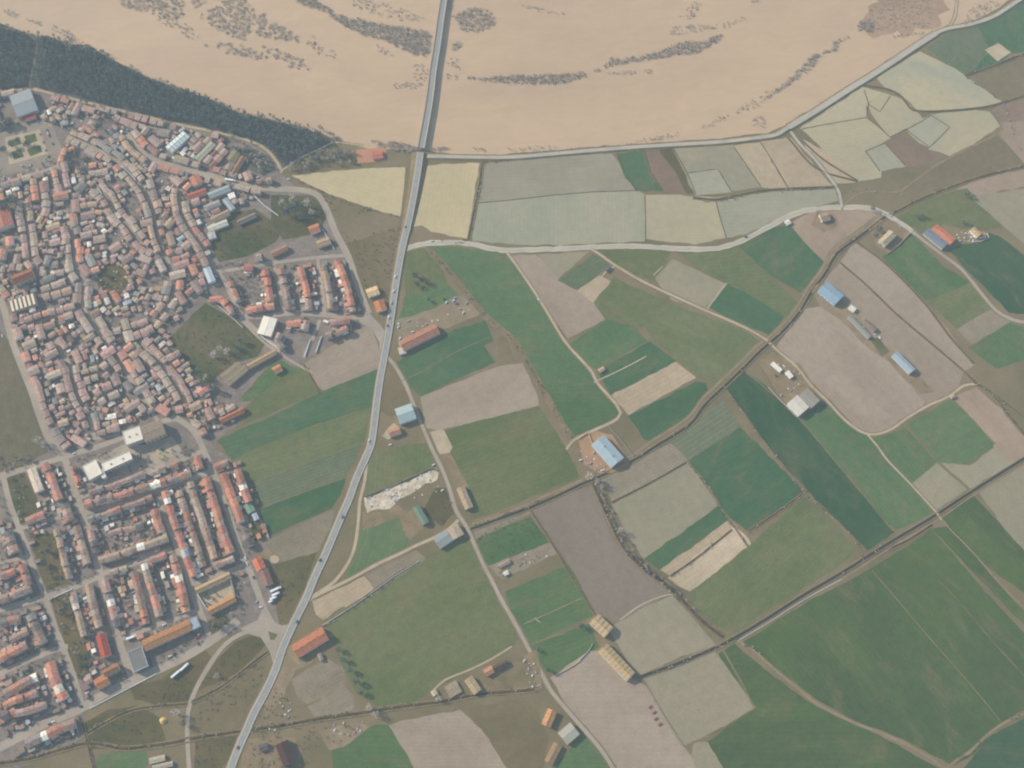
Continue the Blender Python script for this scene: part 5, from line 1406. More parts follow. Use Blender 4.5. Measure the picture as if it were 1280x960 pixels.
ORD = "first second third fourth fifth sixth seventh eighth ninth tenth eleventh twelfth thirteenth fourteenth fifteenth sixteenth seventeenth eighteenth nineteenth twentieth".split()
NH = [0]; MASS = []; HOUSES = []
def row(desc, px, rear_dir, depth=8.5, front=(7, 10), hh=(6.6, 8.2), cols='tile', rear=7, gap=0.0, one=None, group="terraced houses of the new town blocks", skip=0.0):
    pts = smooth([G(x, y, hh[0]) * 1.0 for x, y in P(px)], 3.0) if len(P(px)) > 2 else [G(x, y, hh[0]) for x, y in P(px)]
    cum = [0]
    for i in range(1, len(pts)): cum.append(cum[-1] + (pts[i] - pts[i-1]).length)
    tot = cum[-1]
    n = max(1, round(tot / (sum(front) / 2))); w = [ht.uniform(*front) for _ in range(n)]; k = tot / sum(w); w = [x * k for x in w]
    vert = abs(P(px)[-1][1] - P(px)[0][1]) > abs(P(px)[-1][0] - P(px)[0][0])
    a = 0; rows = []
    def at(s):
        for i in range(1, len(cum)):
            if cum[i] >= s: return pts[i-1].lerp(pts[i], (s - cum[i-1]) / max(1e-6, cum[i] - cum[i-1])), math.atan2(pts[i].y - pts[i-1].y, pts[i].x - pts[i-1].x)
        return pts[-1], math.atan2(pts[-1].y - pts[-2].y, pts[-1].x - pts[-2].x)
    rd = (G(P(px)[0][0] + rear_dir[0], P(px)[0][1] + rear_dir[1]) - G(*P(px)[0])) if rear_dir else None
    idx = 0
    base_h = ht.uniform(*hh)
    for i in range(n):
        c, an = at(a + w[i] / 2); a += w[i]
        if skip and ht.random() < skip: continue
        L = w[i] - (gap if gap else 0.02); D = depth * ht.uniform(.92, 1.08)
        cn = one or ht.choice(RW[cols]); rt = jit(TILE[cn])
        if not one and ht.random() < .035: rt = jit(ht.choice(FLATC[:4])); cn = 'pale'
        s = 1
        if rd is not None: s = 1 if Vector((-math.sin(an), math.cos(an), 0)).dot(rd) > 0 else -1
        h = base_h + ht.uniform(-.35, .35) + (ht.choice((0, 0, 0, -2)) if not one else 0)
        pc = house_pieces(L, D, h, D * ht.uniform(.13, .17), rt, ht.choice(WALLS), rear * ht.uniform(.7, 1.1) if rd is not None else 0, s)
        rows.append((c, an, pc, cn, rt))
        ry = rear / 2 if rd is not None else 0
        occupy(c.x - math.sin(an) * s * ry, c.y + math.cos(an) * s * ry, L, D + rear, an)
    m = len(rows)
    for i, (c, an, pc, cn, rt) in enumerate(rows):
        if NH[0] >= 300:
            MASS.append((c.x, c.y, an, pc)); continue
        e = link("terraced_house" if not gap else "house", None, loc=(c.x, c.y, 0), rz=an)
        end = ("top" if vert else "left")
        flip = (P(px)[0][1] > P(px)[-1][1]) if vert else (P(px)[0][0] > P(px)[-1][0])
        if m == 1: lab = f"{CN[cn].replace(' ', '-')}-roofed house, the only one {desc}"
        else:
            kk = m - 1 - i if flip else i
            lab = f"{CN[cn].replace(' ', '-')}-roofed house, {ORD[kk]} from {end} {desc}"
        setp(e, lab, "house", group)
        emit(pc, e); NH[0] += 1; HOUSES.append((e, c.x, c.y, an))

# blocks of the new town, nearest first
row("in the row above the left end of main street", "3,896 14,892 25,891 40,887 57,881", (-.2,-1), cols='brown')
row("in the row below the left end of main street", "32,930 46,924 60,918 72,912 94,904", (.2,1), cols='brown', depth=11, rear=8, hh=(5, 7))
row("facing the ring street above the bottom crossroad", "62,828 66,842 72,857 80,874", (-1,.2), cols='orange', depth=11, rear=6, front=(8, 12))
row("in the inner row left of the bottom crossroad", "6,868 20,860 34,852 46,846", (0,1), cols='brown', depth=10, rear=10, hh=(5,8))
row("in the second inner row by the bottom crossroad", "4,882 18,876 32,871 46,866", (0,-1), cols='orange', depth=8, rear=2)
row("in the long orange row at the left edge", "-6,826 8,819 20,813 33,806", (0,-1), cols='orange', depth=9)
row("facing the western lane above the orange row", "38,768 43,780 48,792 53,804", (-1,.3), cols='rust' if False else 'brown', depth=10)
row("in the yards left of the western lane", "2,780 12,776 24,774", (0,1), cols='brown', depth=10, rear=10)
row("in the row with a green yard behind it left", "12,800 24,794 34,789", (0,-1), cols='tile', depth=8, rear=6)
row("above the street at the far left edge", "-8,752 6,748 20,742 38,735", (0,-1), cols='brown', depth=9)
row("left of the western lane beside the wide shadow", "27,706 31,718 36,732", (-1,.2), cols='grey' if False else 'brown', depth=8, rear=10)
row("left of the western lane above the small side street", "9,664 13,676 18,690", (-1,.2), cols='brown', depth=10, rear=10)
row("of the far left row below the brown terrace", "2,720 10,717 18,714", (0,-1), cols='tile', depth=8, rear=4)
row("in the terrace left of the red house", "91,745 95,760 100,777 105,795", (1,-.2), cols='tan', depth=7.5, rear=7)
row("in the terrace left of the lower ring street", "110,731 114,748 119,766 124,784", (-1,.2), cols='tan', depth=8, rear=7)
row("in the cottage row below the red house's gardens", "106,852 114,848", (0,-1), cols='orange', depth=9, rear=5)
row("in the terrace right of the lower ring street", "131,724 135,742 140,760 145,782", (1,-.2), cols='brown', depth=8.5)
row("in the second terrace right of the lower ring street", "166,714 171,732 176,752 182,779", (-1,.2), cols='rust' if False else 'tile', depth=8.5)
row("closing the top of the lower ring terraces", "138,716 148,713 158,710", (0,1), cols='tan', depth=7, rear=3)
row("in the third terrace from the lower ring street", "180,705 186,726 193,748 199,770", (1,-.2), cols='tile', depth=8)
row("in the terrace facing the short cross street", "216,694 221,714 227,738 232,764", (-1,.2), cols='orange', depth=9)
row("closing the top of the third and fourth terraces", "188,700 198,697 207,693", (0,1), cols='orange', depth=8, rear=3)
row("in the long red terrace with bare yards behind", "206,614 212,635 219,656 226,676 234,700 242,720", (1,-.2), cols='red', depth=8.5, front=(8, 10))
row("backing onto the long red terrace", "224,613 230,632 236,652 243,672 250,694 254,708", (-1,.2), cols='tile', depth=7, rear=6, hh=(3.6, 5))
row("in the tan terrace behind the ring terrace", "238,603 243,622 250,642 256,660 262,678 268,698", (1,-.2), cols='tan', depth=8, rear=6)
row("in the long ring terrace right of the tan one", "257,598 263,615 269,634 275,654 281,672 288,690", (-1,.2), cols='orange', depth=9, rear=7)
row("of the white walled pair at the terrace end", "270,706 282,702 292,698", (0,-1), cols='tan', depth=7, rear=2)
row("in the terrace along the shadowed street below the yards", "124,701 140,696 156,691 172,685 188,680 209,672", (-.1,-1), cols='tan', depth=8.5, rear=8)
row("in the terrace along the top of the square yards", "110,650 124,645 140,640 156,634 172,629 190,621", (0,1), cols='brown', depth=7, rear=8, one=None)
row("in the side row by the square yards", "112,662 116,676 120,690", (1,0), cols='brown', depth=8, rear=7)
row("on the right side of the square yards", "193,637 197,652 201,664", (-1,0), cols='orange', depth=9, rear=8)
row("in the middle of the square yards", "136,668 150,663 164,660 178,655", (0,1), cols='tile', depth=7, rear=5, hh=(3, 4.5))
row("in the long brown terrace below the school", "106,632 122,627 140,622 158,617 176,611 194,606 214,600 238,591", (-.1,-1), cols='brown', depth=8.5, rear=7)
row("facing the school across its lower street", "112,617 126,611 142,607 158,601 174,595 190,591 206,585 222,580", (0,1), cols='tile', depth=7, rear=4, skip=.2, hh=(4, 6))
row("of the reddish pair beside the ring junction", "246,571 250,585", (-1,0), cols='red', depth=8, rear=5)
row("in the orange row east of the white block", "56,580 61,590 66,602 70,614 74,624", (-1,.2), cols='orange', depth=9, rear=6)
row("in the row behind the green plot", "32,652 44,647 54,643", (0,1), cols='orange', depth=10, rear=8)
row("in the row by the upper ring crossing", "80,630 84,642 87,650", (-1,0), cols='brown', depth=10, rear=8)
row("in the row right of the overgrown plot", "70,662 74,676 78,692 82,708 86,722", (1,0), cols='tan', depth=7, rear=7)
row("in the terrace left of the middle ring street", "95,658 99,672 104,688 109,704", (-1,0), cols='tan', depth=8, rear=7)
row("in the left cottage row beside the school", "91,584 97,602 101,616", (1,0), cols='orange', depth=7, rear=3, skip=.3, hh=(3.5, 4.5))
row("in the field side row of the upper ring street", "268,583 276,580 284,577", (.3,1), cols='tile', depth=8, rear=4)
row("facing the ring street on its field side", "278,592 284,606 290,622 297,640 301,652", (1,-.3), cols='orange', depth=10, rear=5, front=(9, 13))
row("in the outer row over the green fields", "296,586 301,600 306,615 311,627", (-1,.3), cols='orange', depth=9, rear=4, front=(8, 12))
row("in the last yards before the orange roofed house", "306,668 312,682", (1,0), cols='brown', depth=8, rear=6, skip=.2)
# eastern blocks
E_ = "houses of the eastern town blocks"
row("along the boulevard's last straight before the junction", "420,325 426,337 431,350 435,362 438,375 441,389", (-1,.2), cols='orange', depth=9, rear=7, group=E_)
row("behind the boulevard row in the eastern blocks", "404,334 408,350 411,366 413,386", (1,0), cols='grey' if False else 'tan', depth=8, rear=7, group=E_)
row("of the orange row in the middle eastern block", "375,334 379,348 383,362 386,386", (-1,0), cols='orange', depth=9, rear=8, group=E_)
row("left side of the middle eastern block", "350,336 354,350 358,366 361,386", (1,0), cols='brown', depth=8, rear=6, group=E_)
row("in the bright red row of the eastern blocks", "331,338 334,350 336,364 338,376", (-1,0), cols='red', depth=9, rear=9, group=E_)
row("in the row above the white roofed warehouse", "307,388 318,386 329,384 342,382", (0,-1), cols='orange', depth=9, rear=8, group=E_)
row("along the left lane of the eastern blocks", "288,352 292,364 297,376", (1,0), cols='pink' if False else 'orange', depth=8, rear=8, group=E_)
row("of the red roofed pair at the lane corner", "305,334 316,334", (0,1), cols='red', depth=10, rear=8, group=E_)
row("around the bend above the town meadow", "262,374 274,374 284,382 290,392", (1,-1), cols='orange', depth=8, rear=3, group=E_)
row("right below the boulevard's side street", "358,404 368,404 376,403", (0,1), cols='red', depth=9, rear=6, group=E_)
row("beside the white walls of the lower eastern block", "350,417 347,426 352,434", (1,0), cols='tile', depth=8, rear=5, group=E_)
row("of the tall pair below the boulevard", "383,400 380,412", (-1,0), cols='tile', depth=9, rear=4, group=E_)
row("in the last eastern row next to the ploughed field", "412,403 424,402 437,400", (0,1), cols='tile', depth=8, rear=9, group=E_)
row("in the lower eastern row by the ploughed field", "408,420 420,416 434,411", (0,-1), cols='tile', depth=8, rear=4, group=E_, skip=.2)
row("north side of the eastern blocks' upper street", "320,322 330,320 341,319", (0,-1), cols='tile', depth=8, rear=4, group=E_, skip=.2)
row("beside the boulevard at the town entrance fields", "345,222 332,226 322,226 312,228", (0,-1), cols='pink' if False else 'tile', depth=7, rear=2, group=E_, skip=.3)
row("in the yards between the northern long sheds", "184,160 178,168", (1,0), cols='tile', depth=8, rear=3, group=E_)
print("houses in rows:", NH[0], "mass", len(MASS))

# the old town: along each lane, then the ground between the lanes
TOWN_PX = P("-40,112 37,113 120,135 175,150 225,162 275,172 285,182 300,218 330,240 350,262 330,240 270,272 262,300 262,322 262,345 258,372 238,372 212,420 225,448 246,474 268,500 300,512 292,528 262,540 250,548 236,528 215,515 184,518 150,535 100,557 84,562 70,545 45,485 34,458 20,425 -40,300")
TOWN_W = [tuple(G(x, y).xy) for x, y in TOWN_PX]
NOGO = [[tuple(G(x, y).xy) for x, y in P(s)] for s in (
 "118,344 137,328 155,335 165,352 150,366 128,364", "6,160 64,148 78,192 68,214 10,222 -10,226 -10,168", "88,190 104,188 106,204 90,220 80,206", "120,150 142,146 146,158 130,170 118,168",
 "-2,248 12,246 24,252 20,270 12,262", "62,425 80,430 88,458 74,456", "268,288 318,262 352,285 345,305 275,328", "248,250 268,262 276,278 262,292 250,290", "104,352 124,350 122,362 108,366","280,176 345,196 350,215 318,222 296,214")]
def place(x, y, a, L, D):
    if not inside(TOWN_W, x, y): return False
    for n_ in NOGO:
        if inside(n_, x, y): return False
    if not free(x, y, L + .1, D + .1, a): return False
    for (px_, py_) in rect_pts(x, y, L, D, a):
        if street_dist(px_, py_)[0] < -0.3: return False
    occupy(x, y, L, D, a); return True
auto = []
RUNC = ['brown','tan','pink','grey','brown','tan','rust','pink','pink','orange','ochre','tan']; RUN = ['brown', 8.0, 5.5]
for _ in range(1600):
    x, y = ht.uniform(min(p[0] for p in TOWN_W), max(p[0] for p in TOWN_W)), ht.uniform(min(p[1] for p in TOWN_W), max(p[1] for p in TOWN_W))
    if len(auto) > 75: break
    r_, a = street_dist(x, y); a += ht.choice((0, math.pi / 2)); L, D = ht.uniform(13, 22), ht.uniform(8, 12)
    if r_ > 2 and place(x, y, a, L, D): auto.append((x, y, a, L, D, 1))
for pl, hw in STREETS:
    if len(pl) < 2 or hw > 6: continue
    for side in (1, -1):
        s_acc = 0; i = 0
        d_ = np.diff(pl, axis=0); ln_ = np.hypot(d_[:, 0], d_[:, 1]); cum_ = np.concatenate([[0], np.cumsum(ln_)]); s = 3
        while s < cum_[-1] - 3:
            L = ht.uniform(6.5, 14); D = RUN[1] * ht.uniform(.92, 1.1)
            m_ = s + L / 2; j = min(len(ln_) - 1, int(np.searchsorted(cum_, m_)) - 1); j = max(j, 0)
            t = (m_ - cum_[j]) / max(ln_[j], 1e-6); q = pl[j] + d_[j] * t; a = math.atan2(d_[j, 1], d_[j, 0])
            off = hw + D / 2 + ht.choice((.3, .3, .8, 1.6))
            x, y = q[0] - math.sin(a) * off * side, q[1] + math.cos(a) * off * side
            aj = a + ht.uniform(-.04, .04)
            if ht.random() < .35: RUN[0] = ht.choice(RUNC); RUN[1] = ht.uniform(6.5, 10.5); RUN[2] = ht.uniform(4.4, 6.6)
            if place(x, y, aj, L, D): auto.append((x, y, aj, L, D, 1, RUN[0], RUN[2])); s += L + ht.choice((.1, .1, .1, .1, 2.5))
            else: s += 2.5
x0, x1 = min(p[0] for p in TOWN_W), max(p[0] for p in TOWN_W); y0, y1 = min(p[1] for p in TOWN_W), max(p[1] for p in TOWN_W)
for pas, (step, Lr, Dr) in enumerate(((6.5, (6, 11), (4.5, 7)), (4.5, (3, 6), (2.5, 4.5)))):
    y = y0
    while y < y1:
        x = x0
        while x < x1:
            xx, yy = x + ht.uniform(-2.5, 2.5), y + ht.uniform(-2.5, 2.5)
            if inside(TOWN_W, xx, yy) and (pas == 0 or ht.random() < .55) and mnoise.noise(Vector((xx * .03, yy * .03, 7))) > -.22:
                r_, a = street_dist(xx, yy); a += ht.choice((0, math.pi / 2)) + ht.uniform(-.04, .04)
                L, D = ht.uniform(*Lr), ht.uniform(*Dr)
                if place(xx, yy, a, L + .1, D + .1): auto.append((xx, yy, a, L, D, 0 if pas == 0 else -1))
            x += step
        y += step
print("old town buildings:", len(auto))
big = MB()
MATS = [M_WALL, M_ROOF, M_GLASS, M_RUBBER]
def merge(pc, M_):
    for nm, b, m, sub in pc:
        k = MATS.index(m); base = len(big.v)
        for v in b.v: big.v.append(M_ @ v)
        for f, t in zip(b.f, b.t): big.face([base + i for i in f], k, t)
        merge(sub, M_)
left = []
auto.sort(key=lambda q: q[1])
for q_ in auto:
    x, y, a, L, D, k = q_[:6]
    if k != 1 and ht.random() < .3: a, L, D = a + math.pi / 2, D, L
    h = ht.uniform(4.2, 6.8) if k == 1 else (ht.uniform(2.6, 4.2) if k == 0 else ht.uniform(2.0, 2.8))
    cn = ht.choice(['brown','tan','pink','grey','brown','tan','rust','pink','pink','orange','ochre','tan']); rt = jit(tuple(q + 6 for q in TILE[cn]), 12)
    if len(q_) > 6: cn = q_[6]; h = q_[7] + ht.uniform(-.4, .4); rt = jit(tuple(q + 6 for q in TILE[cn]), 6)
    if k < 1 and ht.random() < .25: rt = jit(ht.choice(FLATC))
    if k == -1:
        w = MB(); t2 = rt; M0 = None
        walls_into(w, L, D, h, .6, ht.choice(WALLS), mono=True); rf = MB(); roof_into(rf, L, D, h, .6, rt, oh=.15, mono=True)
        pc = [['wall', w, M_WALL, []], ['roof', rf, M_ROOF, []]]
    else: pc = house_pieces(L, D, h, D * ht.uniform(.08, .13), rt, ht.choice(WALLS), 0, 1)
    left.append((x, y, a, pc))
for x, y, a, pc in left + MASS:
    merge(pc, Matrix.Translation((x, y, 0)) @ Matrix.Rotation(a, 4, 'Z'))
for _ in range(900):
    x, y = ht.uniform(x0, x1), ht.uniform(y0, y1)
    if not inside(TOWN_W, x, y) or not free(x, y, 1.6, 1.6, 0) or street_dist(x, y)[0] < .5: continue
    g_ = ht.choice((.75, .7, .6, .45)); s_ = ht.uniform(.5, 1.5); big.box(-s_, s_, -s_ * .5, s_ * .5, -.1, ht.uniform(.8, 2.2), 0, (g_, g_, g_ * .97), Matrix.Translation((x, y, 0)) @ Matrix.Rotation(street_dist(x, y)[1], 4, 'Z'))
o = big.build("old_town_houses", MATS, tint=True); setp(o, "dense maze of small brown and orange tiled old town houses", kind='stuff')
# outbuildings built against the yards of the new town: each belongs to its nearest house
YARDS = [[tuple(G(a, b).xy) for a, b in q] for q in (
 ((100,600),(255,575),(312,700),(345,770),(300,790),(262,790),(165,845),(122,715)), ((0,650),(95,640),(125,715),(165,845),(105,880),(0,925)), ((262,330),(435,322),(452,395),(440,415),(380,445),(330,425),(300,392)), ((275,578),(300,575),(336,660),(320,690)), ((30,905),(100,898),(60,935),(20,945)), ((20,590),(90,580),(98,640),(50,650)))]
HX = np.array([(q[1], q[2]) for q in HOUSES]); ny = 0
for poly in YARDS:
    bx = [p[0] for p in poly]; by = [p[1] for p in poly]; y = min(by)
    while y < max(by):
        x = min(bx)
        while x < max(bx):
            xx, yy = x + ht.uniform(-2, 2), y + ht.uniform(-2, 2); x += 6.5
            if not inside(poly, xx, yy) or mnoise.noise(Vector((xx * .02, yy * .02, 2))) < -.25: continue
            r_, a = street_dist(xx, yy); L, D = ht.uniform(3.5, 9), ht.uniform(3, 5.5); a += ht.choice((0, math.pi / 2))
            dd = np.hypot(HX[:, 0] - xx, HX[:, 1] - yy); k = int(dd.argmin())
            if r_ < D / 2 + 1 or dd[k] > 26 or not free(xx, yy, L, D, a) or any(inside([tuple(G(c_, d_).xy) for c_, d_ in P(g)], xx, yy) for g in ("62,742 88,738 108,800 116,850 92,845 78,790", "38,668 70,668 84,728 58,738", "6,600 30,592 40,615 52,645 22,655 14,636", "260,775 282,768 292,782 270,796")): continue
            ok = all(street_dist(*q)[0] > 0.2 for q in rect_pts(xx, yy, L, D, a))
            if not ok: continue
            occupy(xx, yy, L, D, a); ny += 1
            e, hx, hy, an = HOUSES[k]
            M_ = (Matrix.Translation((hx, hy, 0)) @ Matrix.Rotation(an, 4, 'Z')).inverted() @ Matrix.Translation((xx, yy, 0)) @ Matrix.Rotation(a, 4, 'Z')
            w = MB(); w0 = MB(); hh_ = ht.uniform(2.3, 3.6); sl = ht.choice((0, .5, .8)); walls_into(w0, L, D, hh_, sl, ht.choice(WALLS), mono=True); w.add(w0.v, w0.f, 0, w0.t[0], M_)
            rf = MB(); w0 = MB(); t2 = jit(ht.choice(FLATC)) if ht.random() < .35 else jit(TILE[ht.choice(['brown','rust','orange','tan','pink','grey','brown'])], 10)
            roof_into(w0, L, D, hh_, sl, t2, oh=.15, mono=True); rf.add(w0.v, w0.f, 0, t2, M_)
            o_ = w.build('outbuilding', [M_WALL], e, tint=True); rf.build('roof', [M_ROOF], o_, tint=True)
        y += 6.5
print("outbuildings", ny)
# garden trees and shrubs between the houses
gp = []
for _ in range(9000):
    x, y = ht.uniform(x0, x1), ht.uniform(G(100, 905).y, y1)
    if ht.random() < .5 and inside(TOWN_W, x, y): pass
    elif not (inside([tuple(G(a, b).xy) for a, b in ((0,570),(250,560),(330,700),(300,780),(165,850),(100,890),(-20,930))], x, y) or inside([tuple(G(a, b).xy) for a, b in ((262,330),(435,322),(450,395),(380,445),(300,392))], x, y)): continue
    if free(x, y, 1.5, 1.5, 0) and street_dist(x, y)[0] > .5: gp.append((x, y, 0.1))
gp = np.array(gp[:1500])
stuff("garden_shrubs", gp, (1.0, 2.4), (1.6, 5.0), 34, .5, DARK + GREEN + BARE, "shrubs and small garden trees in the yards between town houses")
# ---------------------------------------------------------------- vehicles and small things
PAINT = dict(white=(0.78, 0.78, 0.76), silver=(0.45, 0.46, 0.47), dark=(0.05, 0.055, 0.07), red=(0.45, 0.06, 0.05), blue=(0.08, 0.14, 0.32), grey=(0.2, 0.2, 0.21))
PM = {k: plain(k + "_car_paint", v, 0.35, 0.03) for k, v in PAINT.items()}
def car_meshes():
    b = MB()
    prof = [(-2.1, .35), (-2.15, .75), (-1.9, .95), (-1.2, 1.0), (1.0, 1.0), (1.95, .85), (2.15, .6), (2.1, .35)]
    n = len(prof)
    b.add([(x, -.85, z) for x, z in prof] + [(x, .85, z) for x, z in prof], [tuple(range(n)), tuple(range(2*n-1, n-1, -1))] + [(i, n+i, n+(i+1) % n, (i+1) % n) for i in range(n)])
    body = b
    c = MB(); c.add([(-1.8,-.75,.98),(.9,-.75,1.0),(.9,.75,1.0),(-1.8,.75,.98),(-1.4,-.62,1.42),(.2,-.62,1.45),(.2,.62,1.45),(-1.4,.62,1.42)], [(0,1,5,4),(1,2,6,5),(2,3,7,6),(3,0,4,7)])
    r = MB(); r.box(-1.42, .22, -.63, .63, 1.425, 1.48)
    w = MB(); M_ = Matrix.Rotation(R(90), 4, 'X'); w.cyl(0, 0, -.11, .11, .32, .32, 10, M=M_)
    return body, c, r, w
cb, cg, cr, cw = car_meshes()
car_body = {k: mesh("body", cb.v, cb.f, [m]) for k, m in PM.items()}
car_roof = {k: mesh("roof", cr.v, cr.f, [m]) for k, m in PM.items()}
car_glass = mesh("window", cg.v, cg.f, [M_GLASS]); car_wheel = mesh("wheel", cw.v, cw.f, [M_RUBBER])
def car(px, py, ang, colr, label, z=0.2, s=1.0, name="parked_car", cat="car", group=None):
    e = link(name, None, loc=G(px, py, z), rz=R(ang)); setp(e, label, cat, group); e.scale = (s, s, s)
    link("body", car_body[colr], e); link("windows" if False else "window", car_glass, e); link("roof", car_roof[colr], e)
    for x in (-1.35, 1.35):
        for y in (-.78, .78): link("wheel", car_wheel, e, (x, y, .32))
ZR = lambda y: zroad(y) + 0.03
G1_ = "cars on the main road"; G2_ = "cars parked in town streets"
for a_ in [
 (494,346,82,'white',"white car highest of the line driving on the main road",ZR(346)),(492,364,82,'white',"second white car down the line on the main road",ZR(364)),
 (489,379,82,'silver',"silver car third in the line on the main road",ZR(379)),(486,397,80,'white',"white car fourth in the line on the main road",ZR(397)),
 (484,407,80,'grey',"grey car at the mouth of the boulevard junction",ZR(407)),(506,283,80,'silver',"silver car just above the curving road junction",ZR(283)),
 (461,551,75,'white',"white car on the main road beside the pale blue shed",ZR(551)),(428,646,66,'blue',"blue car on the main road above the side track",ZR(646)),
 (400,700,64,'dark',"dark car alone on the main road beside waste ground",ZR(700)),(371,777,60,'blue',"blue green car near the big road junction",ZR(777)),
 (297,934,66,'red',"red car on the main road near the bottom edge",ZR(934)),
 (932,296,25,'dark',"dark car alone on the curving country road",0.3),(540,301,10,'white',"white car on the curving road near the bridge road",0.3),
 (673,375,-58,'white',"white car on the straight dirt track between fields",0.3)]:
    car(*a_[:5], z=a_[5] + .02, name="car", group=G1_)
for a_ in [
 (555,374,20,'dark',"dark car at the left of the yard vehicles by the dirt lot"),(558,378,60,'white',"white car among the vehicles at the left of the dirt lot"),
 (567,376,40,'white',"bright white car in the middle of the dirt lot vehicles"),(571,380,0,'dark',"dark car in the middle of the dirt lot vehicles"),
 (569,372,30,'silver',"silver car at the top of the dirt lot vehicles"),(579,391,70,'white',"white car alone at the right of the dirt lot"),
 (583,379,50,'silver',"pale car at the right end of the dirt lot"),(575,386,10,'silver',"silver car below the dirt lot vehicles"),
 (498,409,60,'white',"white car parked in the yard beside the long terracotta barn"),(516,415,20,'white',"second white car in the yard of the long terracotta barn"),
 (511,401,20,'silver',"silver car on the verge above the terracotta barn"),(533,405,20,'silver',"pale car behind the long terracotta barn"),
 (500,423,60,'white',"white car at the gate of the long terracotta barn"),
 (3,420,-65,'white',"white car at the left edge near the ring street"),(93,567,20,'white',"bright white car at the ring street crossing by the school"),
 (130,604,20,'white',"white car below the white school block"),(258,574,-65,'dark',"dark car on the upper ring street beside the school"),
 (262,585,-65,'silver',"pale car on the ring street near the reddish pair"),(283,632,-65,'dark',"dark car on the ring street beside the long terrace"),
 (307,698,-65,'white',"white car at the street corner by the bright orange house"),(309,705,-65,'white',"second white car by the bright orange house"),
 (317,722,-65,'dark',"dark car on the ring street beside the brown house"),(326,759,10,'white',"white car at the side road entering the big junction"),
 (321,752,60,'silver',"silver car at the square above the big junction"),(35,748,20,'white',"white car at the street corner of the western lane"),
 (40,746,20,'dark',"dark car beside the white one on the western street"),(101,883,20,'dark',"dark car in the bottom crossroad of the ring street"),
 (62,905,20,'dark',"dark car on the lower main street near the edge"),(67,902,20,'white',"white car on the lower main street near the edge"),
 (109,866,20,'white',"white car before the orange corner house"),(213,820,25,'white',"white car on the square below the long orange hall"),
 (218,817,25,'dark',"dark car on the square below the long orange hall"),(246,797,40,'red',"red car below the blue end of the long hall"),
 (249,793,40,'white',"white car below the blue end of the long hall"),(205,781,25,'white',"white car above the long orange hall"),
 (186,758,-70,'white',"white car in the short shadowed street of terraces"),(195,768,-70,'grey',"grey car at the lower end of the shadowed street"),
 (198,631,-70,'white',"white car in the shaded street by the long red terrace"),(239,629,-70,'white',"white car in the narrow street behind the red terrace"),
 (152,465,-50,'white',"bright white car in the long old town street"),(98,482,-65,'white',"white car in the street of the old town's west"),
 (59,163,-65,'dark',"dark car at the top of the square's right edge"),(62,170,-65,'dark',"second dark car on the square's right edge"),
 (66,180,-65,'dark',"third dark car on the square's right edge"),(60,167,-65,'white',"white car between dark ones on the square's edge"),
 (61,196,60,'dark',"dark car at the lower right corner of the square"),(50,168,-65,'grey',"first grey car along the square garden"),
 (54,178,-65,'grey',"second grey car along the square garden"),(57,188,-65,'grey',"third grey car along the square garden"),
 (191,166,-50,'silver',"silver car where the boulevard meets the shed lane"),(207,200,-20,'dark',"dark car on the apron before the striped roof shed"),
 (249,211,-15,'grey',"grey car on the boulevard beside the brown sheds"),(257,213,-15,'dark',"dark car on the boulevard beside the brown sheds"),
 (311,238,-15,'white',"white car at the boulevard bend by the white lorry"),(322,222,20,'white',"white car by the houses at the top of the bend"),
 (270,345,-55,'white',"white van like car beside the light blue roofed house"),(361,224,0,'white',"white car by the path at the top of the bend"),
 (726,575,20,'white',"white car left of the blue field hangar"),(738,579,60,'silver',"silver car in the yard of the blue field hangar"),
 (753,588,10,'white',"white car at the lower gate of the blue field hangar"),(742,566,80,'silver',"silver car against the blue field hangar"),
 (1120,276,-40,'white',"white car at the lane bend above the tan barn"),(1125,284,-40,'silver',"silver car on the lane bend above the tan barn"),
 (980,458,-40,'white',"white car in the compound below the canal"),(970,470,-40,'dark',"dark car in the compound below the canal"),(976,494,60,'silver',"silver car beside the white roofed workshop"),
 (655,826,60,'white',"white car in the plots beside the lower lane"),(488,556,20,'white',"white car beside the small orange house by the road"),
 (542,581,30,'white',"white car at the end of the rubble yard"),(553,613,30,'white',"white car beside the lane at the rubble yard"),
 (1260,10,30,'white',"white van parked beside the upper right dike road")]:
    car(*a_, group=G2_)
# lorries
def lorry_meshes():
    c = MB(); c.box(4.3, 6.2, -1.2, 1.2, .5, 2.9); g = MB(); g.box(6.2, 6.23, -1.05, 1.05, 1.7, 2.6)
    t = MB(); t.box(-6.2, 4.0, -1.25, 1.25, 1.1, 3.7); f = MB(); f.box(-6.0, 4.4, -.5, .5, .6, 1.09)
    w = MB(); M_ = Matrix.Rotation(R(90), 4, 'X'); w.cyl(0, 0, -.17, .17, .5, .5, 10, M=M_)
    return [mesh(n, q.v, q.f, [m]) for n, q, m in (("cab", c, PM['white']), ("windscreen", g, M_GLASS), ("cargo_box", t, PM['white']), ("chassis", f, M_RUBBER), ("wheel", w, M_RUBBER))]
LM = lorry_meshes()
def lorry(px, py, ang, label, s=1.0, sx=1.0):
    e = link("lorry", None, loc=G(px, py, .2), rz=R(ang)); setp(e, label, "lorry", "white lorries parked about the town"); e.scale = (s * sx, s, s)
    link("cab", LM[0], e); link("windscreen", LM[1], e); link("cargo_box", LM[2], e); link("chassis", LM[3], e)
    for x in (-4.5, -3.2, 5.2):
        for y in (-1.05, 1.05): link("wheel", LM[4], e, (x, y, .5))
lorry(345,737,26,"cream long lorry, uppermost of the four parked near the junction",1.0,1.15)
lorry(345,743,26,"white lorry, second of the four parked near the junction",1.0,.8)
lorry(342,748,26,"white lorry, third of the four parked near the junction",1.0,.7)
lorry(339,752,26,"short white lorry, lowest of the four parked near the junction",.9,.5)
